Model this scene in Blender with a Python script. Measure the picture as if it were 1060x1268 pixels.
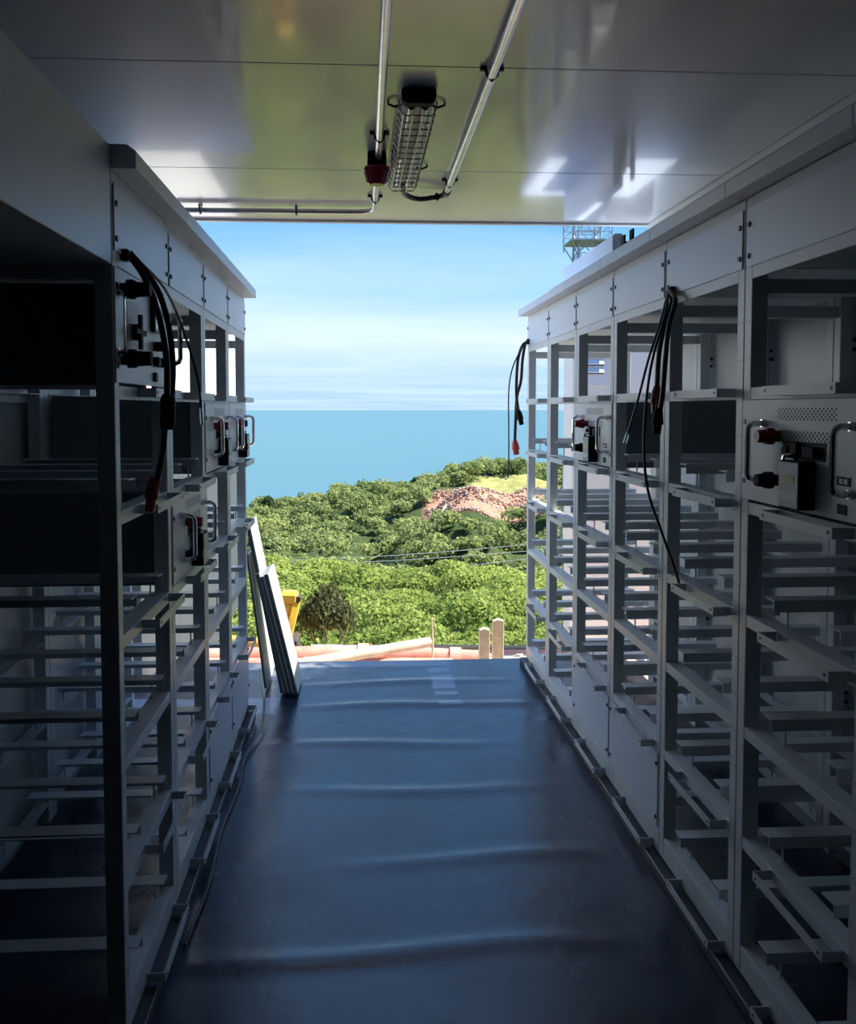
import bpy, math, random
import numpy as np
from mathutils import Vector, Matrix

for o in list(bpy.data.objects):
    bpy.data.objects.remove(o, do_unlink=True)
SC = bpy.context.scene
COL = SC.collection
random.seed(7)

# ------------------------------------------------------------------ camera
F, CX, CY, VX, VY = 1119.3, 511.2, 564.9, 443.2, 505.8
W_IMG, H_IMG = 1060.0, 1268.0
EYE = Vector((0.0, 0.0, 1.67))
d_c = Vector(((VX - CX) / F, (CY - VY) / F, -1.0)).normalized()      # aisle direction seen from the camera
u_c = Vector((-0.0042, 1.0, 0.0)); u_c = (u_c - d_c * u_c.dot(d_c)).normalized()
r_c = d_c.cross(u_c)
ROT = Matrix((r_c, d_c, u_c))                                        # camera axes -> world axes
cd = bpy.data.cameras.new('camera'); cam = bpy.data.objects.new('camera', cd); COL.objects.link(cam)
cd.sensor_fit = 'HORIZONTAL'; cd.sensor_width = 36.0; cd.lens = 36.0 * F / W_IMG
cd.shift_x = (W_IMG / 2 - CX) / W_IMG; cd.shift_y = -(H_IMG / 2 - CY) / W_IMG
cd.clip_start = 0.05; cd.clip_end = 90000
cam.matrix_world = Matrix.Translation(EYE) @ ROT.to_4x4()
SC.camera = cam


def at(px, py, Y):
    """point of the place at depth Y along the aisle, from a reading of the photograph"""
    v = ROT @ Vector(((px - CX) / F, (CY - py) / F, -1.0))
    return EYE + v * (Y / v.y)


# ------------------------------------------------------------------ sky, sun, exposure
wd = bpy.data.worlds.new('sky'); SC.world = wd; wd.use_nodes = True
nt = wd.node_tree; nt.nodes.clear()
N = nt.nodes.new; L = nt.links.new
out = N('ShaderNodeOutputWorld'); bg = N('ShaderNodeBackground'); L(bg.outputs[0], out.inputs[0])
tc = N('ShaderNodeTexCoord'); sep = N('ShaderNodeSeparateXYZ'); L(tc.outputs['Generated'], sep.inputs[0])
ramp = N('ShaderNodeValToRGB'); L(sep.outputs[2], ramp.inputs[0])
cr = ramp.color_ramp; cr.elements[0].position = 0.0; cr.elements[0].color = (0.33, 0.49, 0.62, 1)
cr.elements[1].position = 1.0; cr.elements[1].color = (0.06, 0.20, 0.58, 1)
for p, c in ((0.040, (0.36, 0.52, 0.66, 1)), (0.072, (0.50, 0.62, 0.71, 1)), (0.095, (0.45, 0.60, 0.72, 1)), (0.125, (0.27, 0.49, 0.74, 1)), (0.20, (0.125, 0.36, 0.76, 1)), (0.5, (0.10, 0.28, 0.62, 1))):
    e = cr.elements.new(p); e.color = c
# thin clouds on a high flat layer
mx = N('ShaderNodeMath'); mx.operation = 'ADD'; mx.inputs[1].default_value = 0.035; L(sep.outputs[2], mx.inputs[0])
dx = N('ShaderNodeMath'); dx.operation = 'DIVIDE'; L(sep.outputs[0], dx.inputs[0]); L(mx.outputs[0], dx.inputs[1])
dy = N('ShaderNodeMath'); dy.operation = 'DIVIDE'; L(sep.outputs[1], dy.inputs[0]); L(mx.outputs[0], dy.inputs[1])
cmb = N('ShaderNodeCombineXYZ'); L(dx.outputs[0], cmb.inputs[0]); L(dy.outputs[0], cmb.inputs[1])
mp = N('ShaderNodeMapping'); mp.inputs['Scale'].default_value = (0.30, 0.50, 1); mp.inputs['Location'].default_value = (3.3, 1.15, 0)
mp.inputs['Rotation'].default_value = (0, 0, 0.35)
L(cmb.outputs[0], mp.inputs[0])
nz = N('ShaderNodeTexNoise'); nz.inputs['Scale'].default_value = 0.8; nz.inputs['Detail'].default_value = 4; nz.inputs['Roughness'].default_value = 0.55
nz.inputs['Distortion'].default_value = 0.6
L(mp.outputs[0], nz.inputs['Vector'])
cl = N('ShaderNodeMapRange'); cl.inputs[1].default_value = 0.42; cl.inputs[2].default_value = 0.80; L(nz.outputs[0], cl.inputs[0])
cmul = N('ShaderNodeMath'); cmul.operation = 'MULTIPLY'; cmul.inputs[1].default_value = 0.30; L(cl.outputs[0], cmul.inputs[0])
mixc = N('ShaderNodeMixRGB'); L(cmul.outputs[0], mixc.inputs[0]); L(ramp.outputs[0], mixc.inputs[1]); mixc.inputs[2].default_value = (0.82, 0.87, 0.93, 1)
L(mixc.outputs[0], bg.inputs[0]); bg.inputs[1].default_value = 0.78

sd = bpy.data.lights.new('sun', 'SUN'); sd.energy = 6.6; sd.angle = math.radians(0.6); sd.color = (1.0, 0.95, 0.86)
sun = bpy.data.objects.new('sun', sd); COL.objects.link(sun)
SUN_AZ, SUN_EL = math.radians(0), math.radians(57)                   # square from the right
sv = Vector((math.cos(SUN_AZ) * math.cos(SUN_EL), math.sin(SUN_AZ) * math.cos(SUN_EL), math.sin(SUN_EL)))
sun.rotation_euler = sv.to_track_quat('Z', 'Y').to_euler(); sun.location = (20, -8, 30)

vs = SC.view_settings
SC.display_settings.display_device = 'sRGB'
vs.view_transform = 'Standard'; vs.look = 'None'; vs.gamma = 1.0; vs.use_curve_mapping = False; vs.exposure = 1.0

# ------------------------------------------------------------------ materials
M = {}


def mat(name, col, rough=0.5, metal=0.0, spec=0.5, coat=0.0, noise=0.0, nscale=8.0, bump=0.0, bscale=60.0, col2=None, trans=0.0, emit=0.0):
    m = bpy.data.materials.new(name); m.use_nodes = True
    t = m.node_tree; b = t.nodes['Principled BSDF']
    b.inputs['Base Color'].default_value = (*col, 1); b.inputs['Roughness'].default_value = rough
    b.inputs['Metallic'].default_value = metal; b.inputs['Specular IOR Level'].default_value = spec
    b.inputs['Coat Weight'].default_value = coat; b.inputs['Coat Roughness'].default_value = 0.06
    b.inputs['Transmission Weight'].default_value = trans
    if emit:
        b.inputs['Emission Color'].default_value = (*col, 1); b.inputs['Emission Strength'].default_value = emit
    tcn = t.nodes.new('ShaderNodeTexCoord')
    if noise or col2:
        n = t.nodes.new('ShaderNodeTexNoise'); n.inputs['Scale'].default_value = nscale; n.inputs['Detail'].default_value = 6
        t.links.new(tcn.outputs['Object'], n.inputs['Vector'])
        mr = t.nodes.new('ShaderNodeMapRange'); mr.inputs[1].default_value = 0.35; mr.inputs[2].default_value = 0.65
        t.links.new(n.outputs[0], mr.inputs[0])
        x = t.nodes.new('ShaderNodeMixRGB'); c2 = col2 or tuple(c * (1 - noise) for c in col)
        x.inputs[1].default_value = (*col, 1); x.inputs[2].default_value = (*c2, 1)
        t.links.new(mr.outputs[0], x.inputs[0]); t.links.new(x.outputs[0], b.inputs['Base Color'])
    if bump:
        n2 = t.nodes.new('ShaderNodeTexNoise'); n2.inputs['Scale'].default_value = bscale; n2.inputs['Detail'].default_value = 5
        t.links.new(tcn.outputs['Object'], n2.inputs['Vector'])
        bp = t.nodes.new('ShaderNodeBump'); bp.inputs['Strength'].default_value = bump; bp.inputs['Distance'].default_value = 0.02
        t.links.new(n2.outputs[0], bp.inputs['Height']); t.links.new(bp.outputs[0], b.inputs['Normal'])
    M[name] = m
    return m


mat('rack_paint', (0.70, 0.76, 0.78), 0.38, noise=0.05, nscale=3)
mat('panel_paint', (0.68, 0.76, 0.88), 0.34, noise=0.04, nscale=2)
mat('module_paint', (0.76, 0.80, 0.81), 0.40, noise=0.05, nscale=9)
mat('ceiling_paint', (0.88, 0.88, 0.88), 0.19, spec=0.8, coat=0.6, noise=0.06, nscale=1.2)
mat('case_steel', (0.20, 0.23, 0.26), 0.45, noise=0.1, nscale=4)
mat('wall_paint', (0.60, 0.64, 0.66), 0.35, noise=0.04, nscale=2)
mat('dark_lining', (0.035, 0.040, 0.045), 0.8, noise=0.3, nscale=4)  # wall tone darkened to stand for shade and cut bounce light
mat('trim_paint', (0.68, 0.70, 0.68), 0.32)
mat('white_wall', (0.82, 0.83, 0.82), 0.5, noise=0.05, nscale=1.5)
mat('black_plastic', (0.009, 0.010, 0.012), 0.65, spec=0.15)
mat('black_rubber', (0.010, 0.011, 0.014), 0.45)
mat('dark_metal', (0.05, 0.055, 0.06), 0.4, metal=0.3)
mat('screw_steel', (0.03, 0.035, 0.045), 0.35, metal=0.4)
mat('chrome', (0.80, 0.81, 0.82), 0.12, metal=1.0)
mat('conduit_steel', (0.72, 0.73, 0.72), 0.28, metal=0.85, noise=0.15, nscale=20)
mat('wire_steel', (0.30, 0.30, 0.29), 0.35, metal=0.8)
mat('red_plastic', (0.30, 0.012, 0.018), 0.35)
mat('maroon_rubber', (0.07, 0.012, 0.014), 0.45)
mat('bright_red', (0.62, 0.05, 0.03), 0.4)
mat('beacon_red', (0.42, 0.008, 0.05), 0.15, coat=0.5)
mat('clear_plastic', (0.75, 0.8, 0.8), 0.12, trans=0.6)
mat('tube_glass', (0.72, 0.74, 0.70), 0.15, coat=0.5)
mat('label_grey', (0.36, 0.39, 0.46), 0.4)
mat('label_yellow', (0.62, 0.62, 0.30), 0.5)
mat('label_white', (0.72, 0.72, 0.72), 0.5)
mat('port_black', (0.012, 0.013, 0.015), 0.6, spec=0.2)
mat('screen_glass', (0.70, 0.72, 0.74), 0.1, coat=0.4)
mat('soil', (0.50, 0.37, 0.29), 0.95, col2=(0.60, 0.48, 0.40), nscale=1.4, bump=0.9, bscale=6)
mat('wood_post', (0.66, 0.55, 0.40), 0.8, col2=(0.50, 0.40, 0.28), nscale=14, bump=0.4, bscale=40)
mat('red_pipe', (0.62, 0.20, 0.15), 0.5, col2=(0.66, 0.36, 0.28), nscale=5)
mat('pale_pole', (0.58, 0.50, 0.40), 0.7, col2=(0.44, 0.38, 0.30), nscale=9)
mat('green_pipe', (0.34, 0.38, 0.28), 0.6, col2=(0.42, 0.40, 0.30), nscale=4)
mat('yellow_paint', (0.78, 0.50, 0.04), 0.4, col2=(0.60, 0.38, 0.05), nscale=5)
mat('track_steel', (0.06, 0.05, 0.045), 0.7)
mat('window_glass', (0.02, 0.03, 0.04), 0.05, spec=0.6)
mat('board_white', (0.76, 0.77, 0.74), 0.45, noise=0.06, nscale=3)
mat('slate_paint', (0.07, 0.09, 0.10), 0.6)
mat('board_core', (0.10, 0.13, 0.14), 0.6)
mat('tower_steel', (0.42, 0.44, 0.45), 0.5, metal=0.4)
mat('concrete', (0.45, 0.43, 0.40), 0.9, noise=0.2, nscale=2)
mat('bark', (0.16, 0.12, 0.08), 0.9, noise=0.3, nscale=10)
mat('rock', (0.36, 0.21, 0.16), 0.95, col2=(0.46, 0.32, 0.25), nscale=0.6)
mat('line_cable', (0.30, 0.31, 0.32), 0.5)

# rubber floor mat: navy-black with dusty scuffs, glossier where wiped
m = mat('floor_mat', (0.020, 0.030, 0.060), 0.36, spec=0.75)
t = m.node_tree; b = t.nodes['Principled BSDF']
tcn = t.nodes.new('ShaderNodeTexCoord')
n1 = t.nodes.new('ShaderNodeTexNoise'); n1.inputs['Scale'].default_value = 2.2; n1.inputs['Detail'].default_value = 8; n1.inputs['Roughness'].default_value = 0.62
t.links.new(tcn.outputs['Object'], n1.inputs['Vector'])
mr = t.nodes.new('ShaderNodeMapRange'); mr.inputs[1].default_value = 0.40; mr.inputs[2].default_value = 0.72; t.links.new(n1.outputs[0], mr.inputs[0])
x = t.nodes.new('ShaderNodeMixRGB'); x.inputs[1].default_value = (0.005, 0.012, 0.036, 1); x.inputs[2].default_value = (0.016, 0.029, 0.066, 1)
t.links.new(mr.outputs[0], x.inputs[0]); t.links.new(x.outputs[0], b.inputs['Base Color'])
mr2 = t.nodes.new('ShaderNodeMapRange'); mr2.inputs[1].default_value = 0.35; mr2.inputs[2].default_value = 0.68; mr2.inputs[3].default_value = 0.20; mr2.inputs[4].default_value = 0.40; t.links.new(n1.outputs[0], mr2.inputs[0])
t.links.new(mr2.outputs[0], b.inputs['Roughness'])
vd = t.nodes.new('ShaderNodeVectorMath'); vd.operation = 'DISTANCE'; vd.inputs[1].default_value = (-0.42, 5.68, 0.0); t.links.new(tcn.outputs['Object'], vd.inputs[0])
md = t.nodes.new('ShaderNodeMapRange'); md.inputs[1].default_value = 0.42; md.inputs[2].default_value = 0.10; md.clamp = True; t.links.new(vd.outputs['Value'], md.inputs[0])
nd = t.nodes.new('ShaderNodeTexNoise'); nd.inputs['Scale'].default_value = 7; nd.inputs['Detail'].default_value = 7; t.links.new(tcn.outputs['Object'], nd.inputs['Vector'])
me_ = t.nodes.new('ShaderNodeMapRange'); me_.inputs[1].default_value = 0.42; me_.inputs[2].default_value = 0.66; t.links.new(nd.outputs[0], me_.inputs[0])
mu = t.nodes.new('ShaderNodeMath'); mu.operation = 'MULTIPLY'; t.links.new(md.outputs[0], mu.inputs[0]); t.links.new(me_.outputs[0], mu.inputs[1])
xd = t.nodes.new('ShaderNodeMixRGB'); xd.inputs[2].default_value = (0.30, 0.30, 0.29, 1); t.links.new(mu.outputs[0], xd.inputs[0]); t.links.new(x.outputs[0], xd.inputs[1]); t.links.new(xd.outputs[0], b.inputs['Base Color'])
n3 = t.nodes.new('ShaderNodeTexNoise'); n3.inputs['Scale'].default_value = 9; n3.inputs['Detail'].default_value = 6
t.links.new(tcn.outputs['Object'], n3.inputs['Vector'])
bp = t.nodes.new('ShaderNodeBump'); bp.inputs['Strength'].default_value = 0.10; bp.inputs['Distance'].default_value = 0.02
t.links.new(n3.outputs[0], bp.inputs['Height']); t.links.new(bp.outputs[0], b.inputs['Normal'])

# sea
m = mat('sea_water', (0.055, 0.15, 0.2), 0.35)
t = m.node_tree; b = t.nodes['Principled BSDF']
tcn = t.nodes.new('ShaderNodeTexCoord'); mpn = t.nodes.new('ShaderNodeMapping'); mpn.inputs['Scale'].default_value = (0.0012, 0.006, 1)
t.links.new(tcn.outputs['Object'], mpn.inputs[0])
n1 = t.nodes.new('ShaderNodeTexNoise'); n1.inputs['Scale'].default_value = 1.0; n1.inputs['Detail'].default_value = 6; t.links.new(mpn.outputs[0], n1.inputs['Vector'])
x = t.nodes.new('ShaderNodeMixRGB'); x.inputs[1].default_value = (0.046, 0.130, 0.155, 1); x.inputs[2].default_value = (0.066, 0.160, 0.175, 1)
t.links.new(n1.outputs[0], x.inputs[0]); t.links.new(x.outputs[0], b.inputs['Base Color'])


def leaf_mat(name, ca, cb, transl=0.35):
    m = bpy.data.materials.new(name); m.use_nodes = True; t = m.node_tree; t.nodes.clear()
    o = t.nodes.new('ShaderNodeOutputMaterial'); mixs = t.nodes.new('ShaderNodeMixShader')
    df = t.nodes.new('ShaderNodeBsdfDiffuse'); tr = t.nodes.new('ShaderNodeBsdfTranslucent')
    at_ = t.nodes.new('ShaderNodeAttribute'); at_.attribute_name = 'tint'
    inf = t.nodes.new('ShaderNodeObjectInfo')
    ad = t.nodes.new('ShaderNodeMath'); ad.operation = 'MULTIPLY_ADD'; ad.inputs[1].default_value = 0.45
    t.links.new(inf.outputs['Random'], ad.inputs[0]); t.links.new(at_.outputs['Fac'], ad.inputs[2])
    sb = t.nodes.new('ShaderNodeMath'); sb.operation = 'SUBTRACT'; sb.inputs[1].default_value = 0.22; t.links.new(ad.outputs[0], sb.inputs[0]); sb.use_clamp = True
    mx_ = t.nodes.new('ShaderNodeMixRGB'); mx_.inputs[1].default_value = (*ca, 1); mx_.inputs[2].default_value = (*cb, 1)
    t.links.new(sb.outputs[0], mx_.inputs[0])
    t.links.new(mx_.outputs[0], df.inputs[0]); t.links.new(mx_.outputs[0], tr.inputs[0])
    mixs.inputs[0].default_value = transl
    t.links.new(df.outputs[0], mixs.inputs[1]); t.links.new(tr.outputs[0], mixs.inputs[2]); t.links.new(mixs.outputs[0], o.inputs[0])
    M[name] = m


leaf_mat('leaf_bright', (0.16, 0.24, 0.055), (0.44, 0.50, 0.14), 0.42)
leaf_mat('leaf_hill', (0.13, 0.19, 0.075), (0.46, 0.50, 0.19), 0.42)
leaf_mat('leaf_olive', (0.07, 0.085, 0.035), (0.24, 0.25, 0.13))
leaf_mat('leaf_dark', (0.035, 0.07, 0.03), (0.09, 0.15, 0.06))

# ------------------------------------------------------------------ mesh helpers


class MB:
    def __init__(s):
        s.v = []; s.f = []

    def poly(s, vs_, fs_):
        n = len(s.v); s.v += [tuple(p) for p in vs_]; s.f += [tuple(i + n for i in f) for f in fs_]; return s

    def box(s, x0, x1, y0, y1, z0, z1):
        return s.poly([(x0, y0, z0), (x1, y0, z0), (x1, y1, z0), (x0, y1, z0), (x0, y0, z1), (x1, y0, z1), (x1, y1, z1), (x0, y1, z1)],
                      [(0, 3, 2, 1), (4, 5, 6, 7), (0, 1, 5, 4), (1, 2, 6, 5), (2, 3, 7, 6), (3, 0, 4, 7)])

    def bar(s, p0, p1, a, b, up=(0, 0, 1)):
        """box of width a and height b from p0 to p1"""
        p0, p1 = Vector(p0), Vector(p1); d = (p1 - p0).normalized(); sd_ = d.cross(Vector(up))
        if sd_.length < 1e-4: sd_ = d.cross(Vector((1, 0, 0)))
        sd_.normalize(); u = sd_.cross(d).normalized()
        q = [p + sd_ * (i * a / 2) + u * (j * b / 2) for p in (p0, p1) for i, j in ((-1, -1), (1, -1), (1, 1), (-1, 1))]
        return s.poly(q, [(0, 1, 2, 3), (7, 6, 5, 4), (0, 4, 5, 1), (1, 5, 6, 2), (2, 6, 7, 3), (3, 7, 4, 0)])

    def cyl(s, p0, p1, r0, r1=None, n=12):
        return s.tube([p0, p1], [r0, r0 if r1 is None else r1], n)

    def tube(s, pts, r, n=8):
        pts = [Vector(p) for p in pts]
        rr = list(r) if isinstance(r, (list, tuple)) else [r] * len(pts)
        base = len(s.v); prev = None
        for i, p in enumerate(pts):
            a = pts[max(i - 1, 0)]; c = pts[min(i + 1, len(pts) - 1)]
            d = (c - a).normalized()
            if prev is None:
                h = Vector((0, 0, 1)) if abs(d.z) < 0.9 else Vector((1, 0, 0))
                u = d.cross(h).normalized()
            else:
                u = (prev - d * prev.dot(d)).normalized()
            prev = u; w = d.cross(u)
            for k in range(n):
                an = 2 * math.pi * k / n
                s.v.append(tuple(p + (u * math.cos(an) + w * math.sin(an)) * rr[i]))
        for i in range(len(pts) - 1):
            for k in range(n):
                k2 = (k + 1) % n
                s.f.append((base + i * n + k, base + i * n + k2, base + (i + 1) * n + k2, base + (i + 1) * n + k))
        s.f.append(tuple(base + k for k in range(n))[::-1]); s.f.append(tuple(base + (len(pts) - 1) * n + k for k in range(n)))
        return s

    def prism(s, poly2, axis, a, b):
        """extrude a 2-D outline along an axis (0 x, 1 y, 2 z) from a to b"""
        def P(u, w, t):
            q = [u, w]; q.insert(axis, t); return tuple(q)
        n = len(poly2)
        vs_ = [P(u, w, a) for u, w in poly2] + [P(u, w, b) for u, w in poly2]
        fs_ = [tuple(range(n))[::-1], tuple(range(n, 2 * n))] + [(i, (i + 1) % n, n + (i + 1) % n, n + i) for i in range(n)]
        return s.poly(vs_, fs_)

    def mesh(s, name, matname, smooth=False, bevel=0.0):
        me = bpy.data.meshes.new(name); me.from_pydata(s.v, [], s.f)
        import bmesh
        bm = bmesh.new(); bm.from_mesh(me)
        if bevel:
            bmesh.ops.bevel(bm, geom=[e for e in bm.edges if e.is_manifold and e.calc_face_angle(0) > 0.5], offset=bevel, segments=1, affect='EDGES', clamp_overlap=True)
        bmesh.ops.recalc_face_normals(bm, faces=bm.faces)
        bm.to_mesh(me); bm.free()
        me.materials.append(M[matname])
        if smooth:
            me.polygons.foreach_set('use_smooth', [True] * len(me.polygons))
            me.set_sharp_from_angle(angle=math.radians(40))
        return me

    def build(s, name, matname, parent=None, loc=(0, 0, 0), rot=(0, 0, 0), smooth=False, bevel=0.0):
        return inst(name, s.mesh(name, matname, smooth, bevel), parent, loc, rot)


def inst(name, me, parent=None, loc=(0, 0, 0), rot=(0, 0, 0), scale=None):
    o = bpy.data.objects.new(name, me); COL.objects.link(o); o.location = loc; o.rotation_euler = rot
    if scale: o.scale = scale
    if parent: o.parent = parent
    return o


def empty(name, loc=(0, 0, 0), rz=0.0):
    o = bpy.data.objects.new(name, None); COL.objects.link(o); o.location = loc; o.rotation_euler = (0, 0, rz); o.empty_display_size = 0.1
    return o


def tag(o, label=None, cat=None, group=None, kind=None):
    if label: o['label'] = label
    if cat: o['category'] = cat
    if group: o['group'] = group
    if kind: o['kind'] = kind
    return o


def struct(o, label=None):
    o['kind'] = 'structure'
    if label: o['label'] = label
    return o


def spline(pts, n=8):
    """Catmull-Rom through the points"""
    P = [Vector(p) for p in pts]; P = [P[0] * 2 - P[1]] + P + [P[-1] * 2 - P[-2]]
    o = []
    for i in range(1, len(P) - 2):
        for k in range(n):
            t_ = k / n
            o.append(0.5 * ((2 * P[i]) + (P[i + 1] - P[i - 1]) * t_ + (2 * P[i - 1] - 5 * P[i] + 4 * P[i + 1] - P[i + 2]) * t_ ** 2 + (3 * P[i] - P[i - 1] - 3 * P[i + 1] + P[i + 2]) * t_ ** 3))
    o.append(P[-2]); return o


# ------------------------------------------------------------------ dimensions (metres)
XR, XL, RW, DEP = 1.0916, 0.6026, 0.655, 0.66
YR = [5.785 - RW * k for k in range(8)]            # cabinet limits, right row, from the open end
YL = [2.2865 + RW * k for k in range(5)]           # left row, from the nearest cabinet
LEV = [1.7275 - 0.3204 * k for k in range(6)]      # tops of the shelf rails
ZB, ZO, ZT = 0.045, 2.028, 2.255                   # rack underside, top of openings, top of header panel
CEIL, YROOF = 2.67, 4.91
CXR = 1.575                                        # right edge of the ceiling sheets
WXR, WXL = 1.775, -1.29                             # inner faces of the side walls
YEND, YBACK = 5.92, -7.0                           # floor end, wall behind the camera

# ------------------------------------------------------------------ setting: floor
RIDGE = [(5.42, .010, .9), (4.98, .014, 1.0), (4.42, .010, .8), (3.90, .009, .8), (3.27, .009, .7), (2.68, .013, 1.0), (2.1, .008, .7)]


def floor_z(x, y):
    z = 0.0
    for i, (yy, h, wd_) in enumerate(RIDGE):
        yc = yy + 0.035 * math.sin(x * 1.7 + i * 1.3) + 0.012 * math.sin(x * 6 + i)
        s_ = (y - yc) / 0.040
        env = max(0.0, 1 - ((x - 0.25 - 0.2 * math.sin(i * 2.1)) / (0.85 * wd_)) ** 2)
        z += h * env * math.exp(-s_ * s_)
    z += 0.0025 * math.sin(x * 2.3 + y * 1.1) * math.sin(y * 1.9 - x)
    return z


mb = MB(); nx, ny = 44, 420
x0, x1, y0, y1 = WXL, WXR, YBACK, YEND
for j in range(ny + 1):
    for i in range(nx + 1):
        xx = x0 + (x1 - x0) * i / nx; yy = y0 + (y1 - y0) * j / ny
        inside = (-XL + 0.06 < xx < XR - 0.07) and yy > 1.2
        mb.v.append((xx, yy, floor_z(xx, yy) if inside else 0.0))
for j in range(ny):
    for i in range(nx):
        a = j * (nx + 1) + i; mb.f.append((a, a + 1, a + nx + 2, a + nx + 1))
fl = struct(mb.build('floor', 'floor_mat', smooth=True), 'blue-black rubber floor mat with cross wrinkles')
slab = struct(MB().box(x0, x1, y0, y1 - 0.005, -0.16, -0.012).build('floor_slab', 'dark_metal'))
struct(MB().box(XR - 0.040, XR + 0.03, YR[7], YR[0] + 0.01, 0.0, ZB - 0.004).build('baseboard_right', 'black_rubber', bevel=0.004))
struct(MB().box(-XL - 0.03, -XL + 0.034, YL[0] - 0.9, YL[4] + 0.01, 0.0, ZB - 0.004).build('baseboard_left', 'black_rubber', bevel=0.004))

# ------------------------------------------------------------------ setting: ceiling of sandwich panels
ceil = struct(MB().box(WXL - 0.06, WXR + 0.06, YBACK, YROOF - 0.02, CEIL + 0.012, CEIL + 0.09).build('ceiling', 'trim_paint'), 'glossy grey panel ceiling')
seams = [YROOF - 0.035, 3.860, 2.695, 1.53, 0.365, -0.80, -1.965, -3.13, -4.295, -5.46, -6.6, YBACK]
for k in range(len(seams) - 1):
    MB().box(WXL, CXR - 0.004, seams[k + 1] + 0.0025, seams[k] - 0.0025, CEIL, CEIL + 0.013).build('ceiling_panel', 'ceiling_paint', ceil, bevel=0.0015)
MB().box(WXL, WXR, YROOF - 0.035, YROOF, CEIL - 0.012, CEIL + 0.09).build('edge_trim', 'trim_paint', ceil, bevel=0.003)

# walls behind the racks, jointed panels, the near ones coloured dark for shade
for side, xa, xb in (('right', WXR, WXR + 0.06), ('left', WXL - 0.06, WXL)):
    wl = struct(MB().box(xa + (0.012 if side == 'right' else 0), xb - (0 if side == 'right' else 0.012), YBACK, YROOF, -0.16, CEIL + 0.012).build('wall_' + side, 'wall_paint'))
    ys = [YROOF] + [YR[2] - 0.655 * k for k in range(17)]
    for k in range(17):
        ya, yb = ys[k + 1] + 0.003, ys[k] - 0.003
        if side == 'right':
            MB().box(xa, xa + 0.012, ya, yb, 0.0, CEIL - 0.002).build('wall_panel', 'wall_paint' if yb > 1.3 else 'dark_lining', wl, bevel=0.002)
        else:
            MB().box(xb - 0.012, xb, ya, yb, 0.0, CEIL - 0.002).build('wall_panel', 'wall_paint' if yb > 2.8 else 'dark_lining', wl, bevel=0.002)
    if side == 'right':
        for k in range(1, 6):
            q = MB()
            for dz in (0, 0.035):
                for dyy in (-0.022, 0.022):
                    for zc in (1.88, 0.60):
                        q.cyl((xa - 0.010, ys[k] + dyy, zc + dz), (xa, ys[k] + dyy, zc + dz), 0.007, n=8)
            tag(q.build('hinge_bolts', 'screw_steel', wl), kind='stuff')
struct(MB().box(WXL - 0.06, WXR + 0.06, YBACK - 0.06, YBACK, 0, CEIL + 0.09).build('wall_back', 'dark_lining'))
tr = struct(MB().prism([(CXR, CEIL + 0.010), (WXR - 0.001, CEIL + 0.010), (WXR - 0.001, CEIL - 0.24), (CXR + 0.03, CEIL - 0.24), (CXR + 0.02, CEIL - 0.04), (CXR, CEIL - 0.03)], 1, YBACK, YROOF - 0.04).build('trim_1', 'trim_paint'),
            'pale corner trim between ceiling and right wall')
q = MB()
for k in range(9):
    p = Vector((CXR + 0.022, 4.6 - 0.45 * k, CEIL - 0.055)); q.cyl(p, p + Vector((-0.006, 0, -0.001)), 0.006, n=8)
tag(q.build('rivets', 'screw_steel', tr), kind='stuff')

# ------------------------------------------------------------------ racks
g = 0.002
PW, PD = 0.045, 0.046
ms = {}
ms['post'] = MB().box(0, PD, 0, PW, ZB, ZT).mesh('post', 'rack_paint', bevel=0.002)
ms['front_rail'] = MB().poly([], []).prism([(0.001, -0.034), (0.004, -0.034), (0.004, -0.003), (0.055, -0.003), (0.055, 0), (0.001, 0)], 1, PW, RW - PW - 2 * g).mesh('front_rail', 'rack_paint', bevel=0.0008)
ms['base_rail'] = MB().prism([(0.001, -0.080), (0.004, -0.080), (0.004, -0.003), (0.055, -0.003), (0.055, 0), (0.001, 0)], 1, PW, RW - PW - 2 * g).mesh('base_rail', 'rack_paint', bevel=0.0008)
ms['rear_rail'] = MB().prism([(0, 0), (0, -0.003), (0.047, -0.003), (0.047, -0.034), (0.050, -0.034), (0.050, 0)], 1, PW, RW - PW - 2 * g).mesh('rear_rail', 'rack_paint')
ms['runner'] = MB().prism([(0, 0), (0.058, 0), (0.058, -0.003), (0.003, -0.003), (0.003, -0.032), (0, -0.032)], 0, 0.004, DEP - 0.006).mesh('module_runner', 'rack_paint')
ms['runner_foot'] = MB().box(0, 0.005, 0, 0.003, -0.075, -0.032).mesh('runner_foot', 'rack_paint')
ms['roof_plate'] = MB().box(0.008, DEP - 0.002, 0.003, RW - 0.007, ZO + 0.036, ZO + 0.040).mesh('roof_plate', 'rack_paint')
ms['top_beam'] = MB().box(PD, DEP - PD, 0.001, 0.030, 1.990, 2.030).mesh('top_beam', 'rack_paint', bevel=0.001)
ms['header'] = MB().box(0, 0.004, PW, RW - PW - 2 * g, ZO, ZO + 0.036).mesh('header_rail', 'rack_paint', bevel=0.0008)
ms['header_panel'] = MB().box(-0.004, 0.0, 0.012, RW - 0.016, ZO + 0.034, ZT - 0.028).mesh('header_panel', 'panel_paint', bevel=0.0012)
ms['header_top'] = MB().box(0.0, 0.004, PW, RW - PW - 2 * g, ZT - 0.034, ZT).mesh('header_top', 'rack_paint')
ms['header_back'] = MB().box(0.005, 0.007, PW, RW - PW - 2 * g, ZO + 0.02, ZT - 0.02).mesh('header_liner', 'rack_paint')
ms['screw'] = MB().cyl((-0.0085, 0, 0), (-0.004, 0, 0), 0.0075, n=8).mesh('screw', 'screw_steel')
HOOD_X = -0.062
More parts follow.
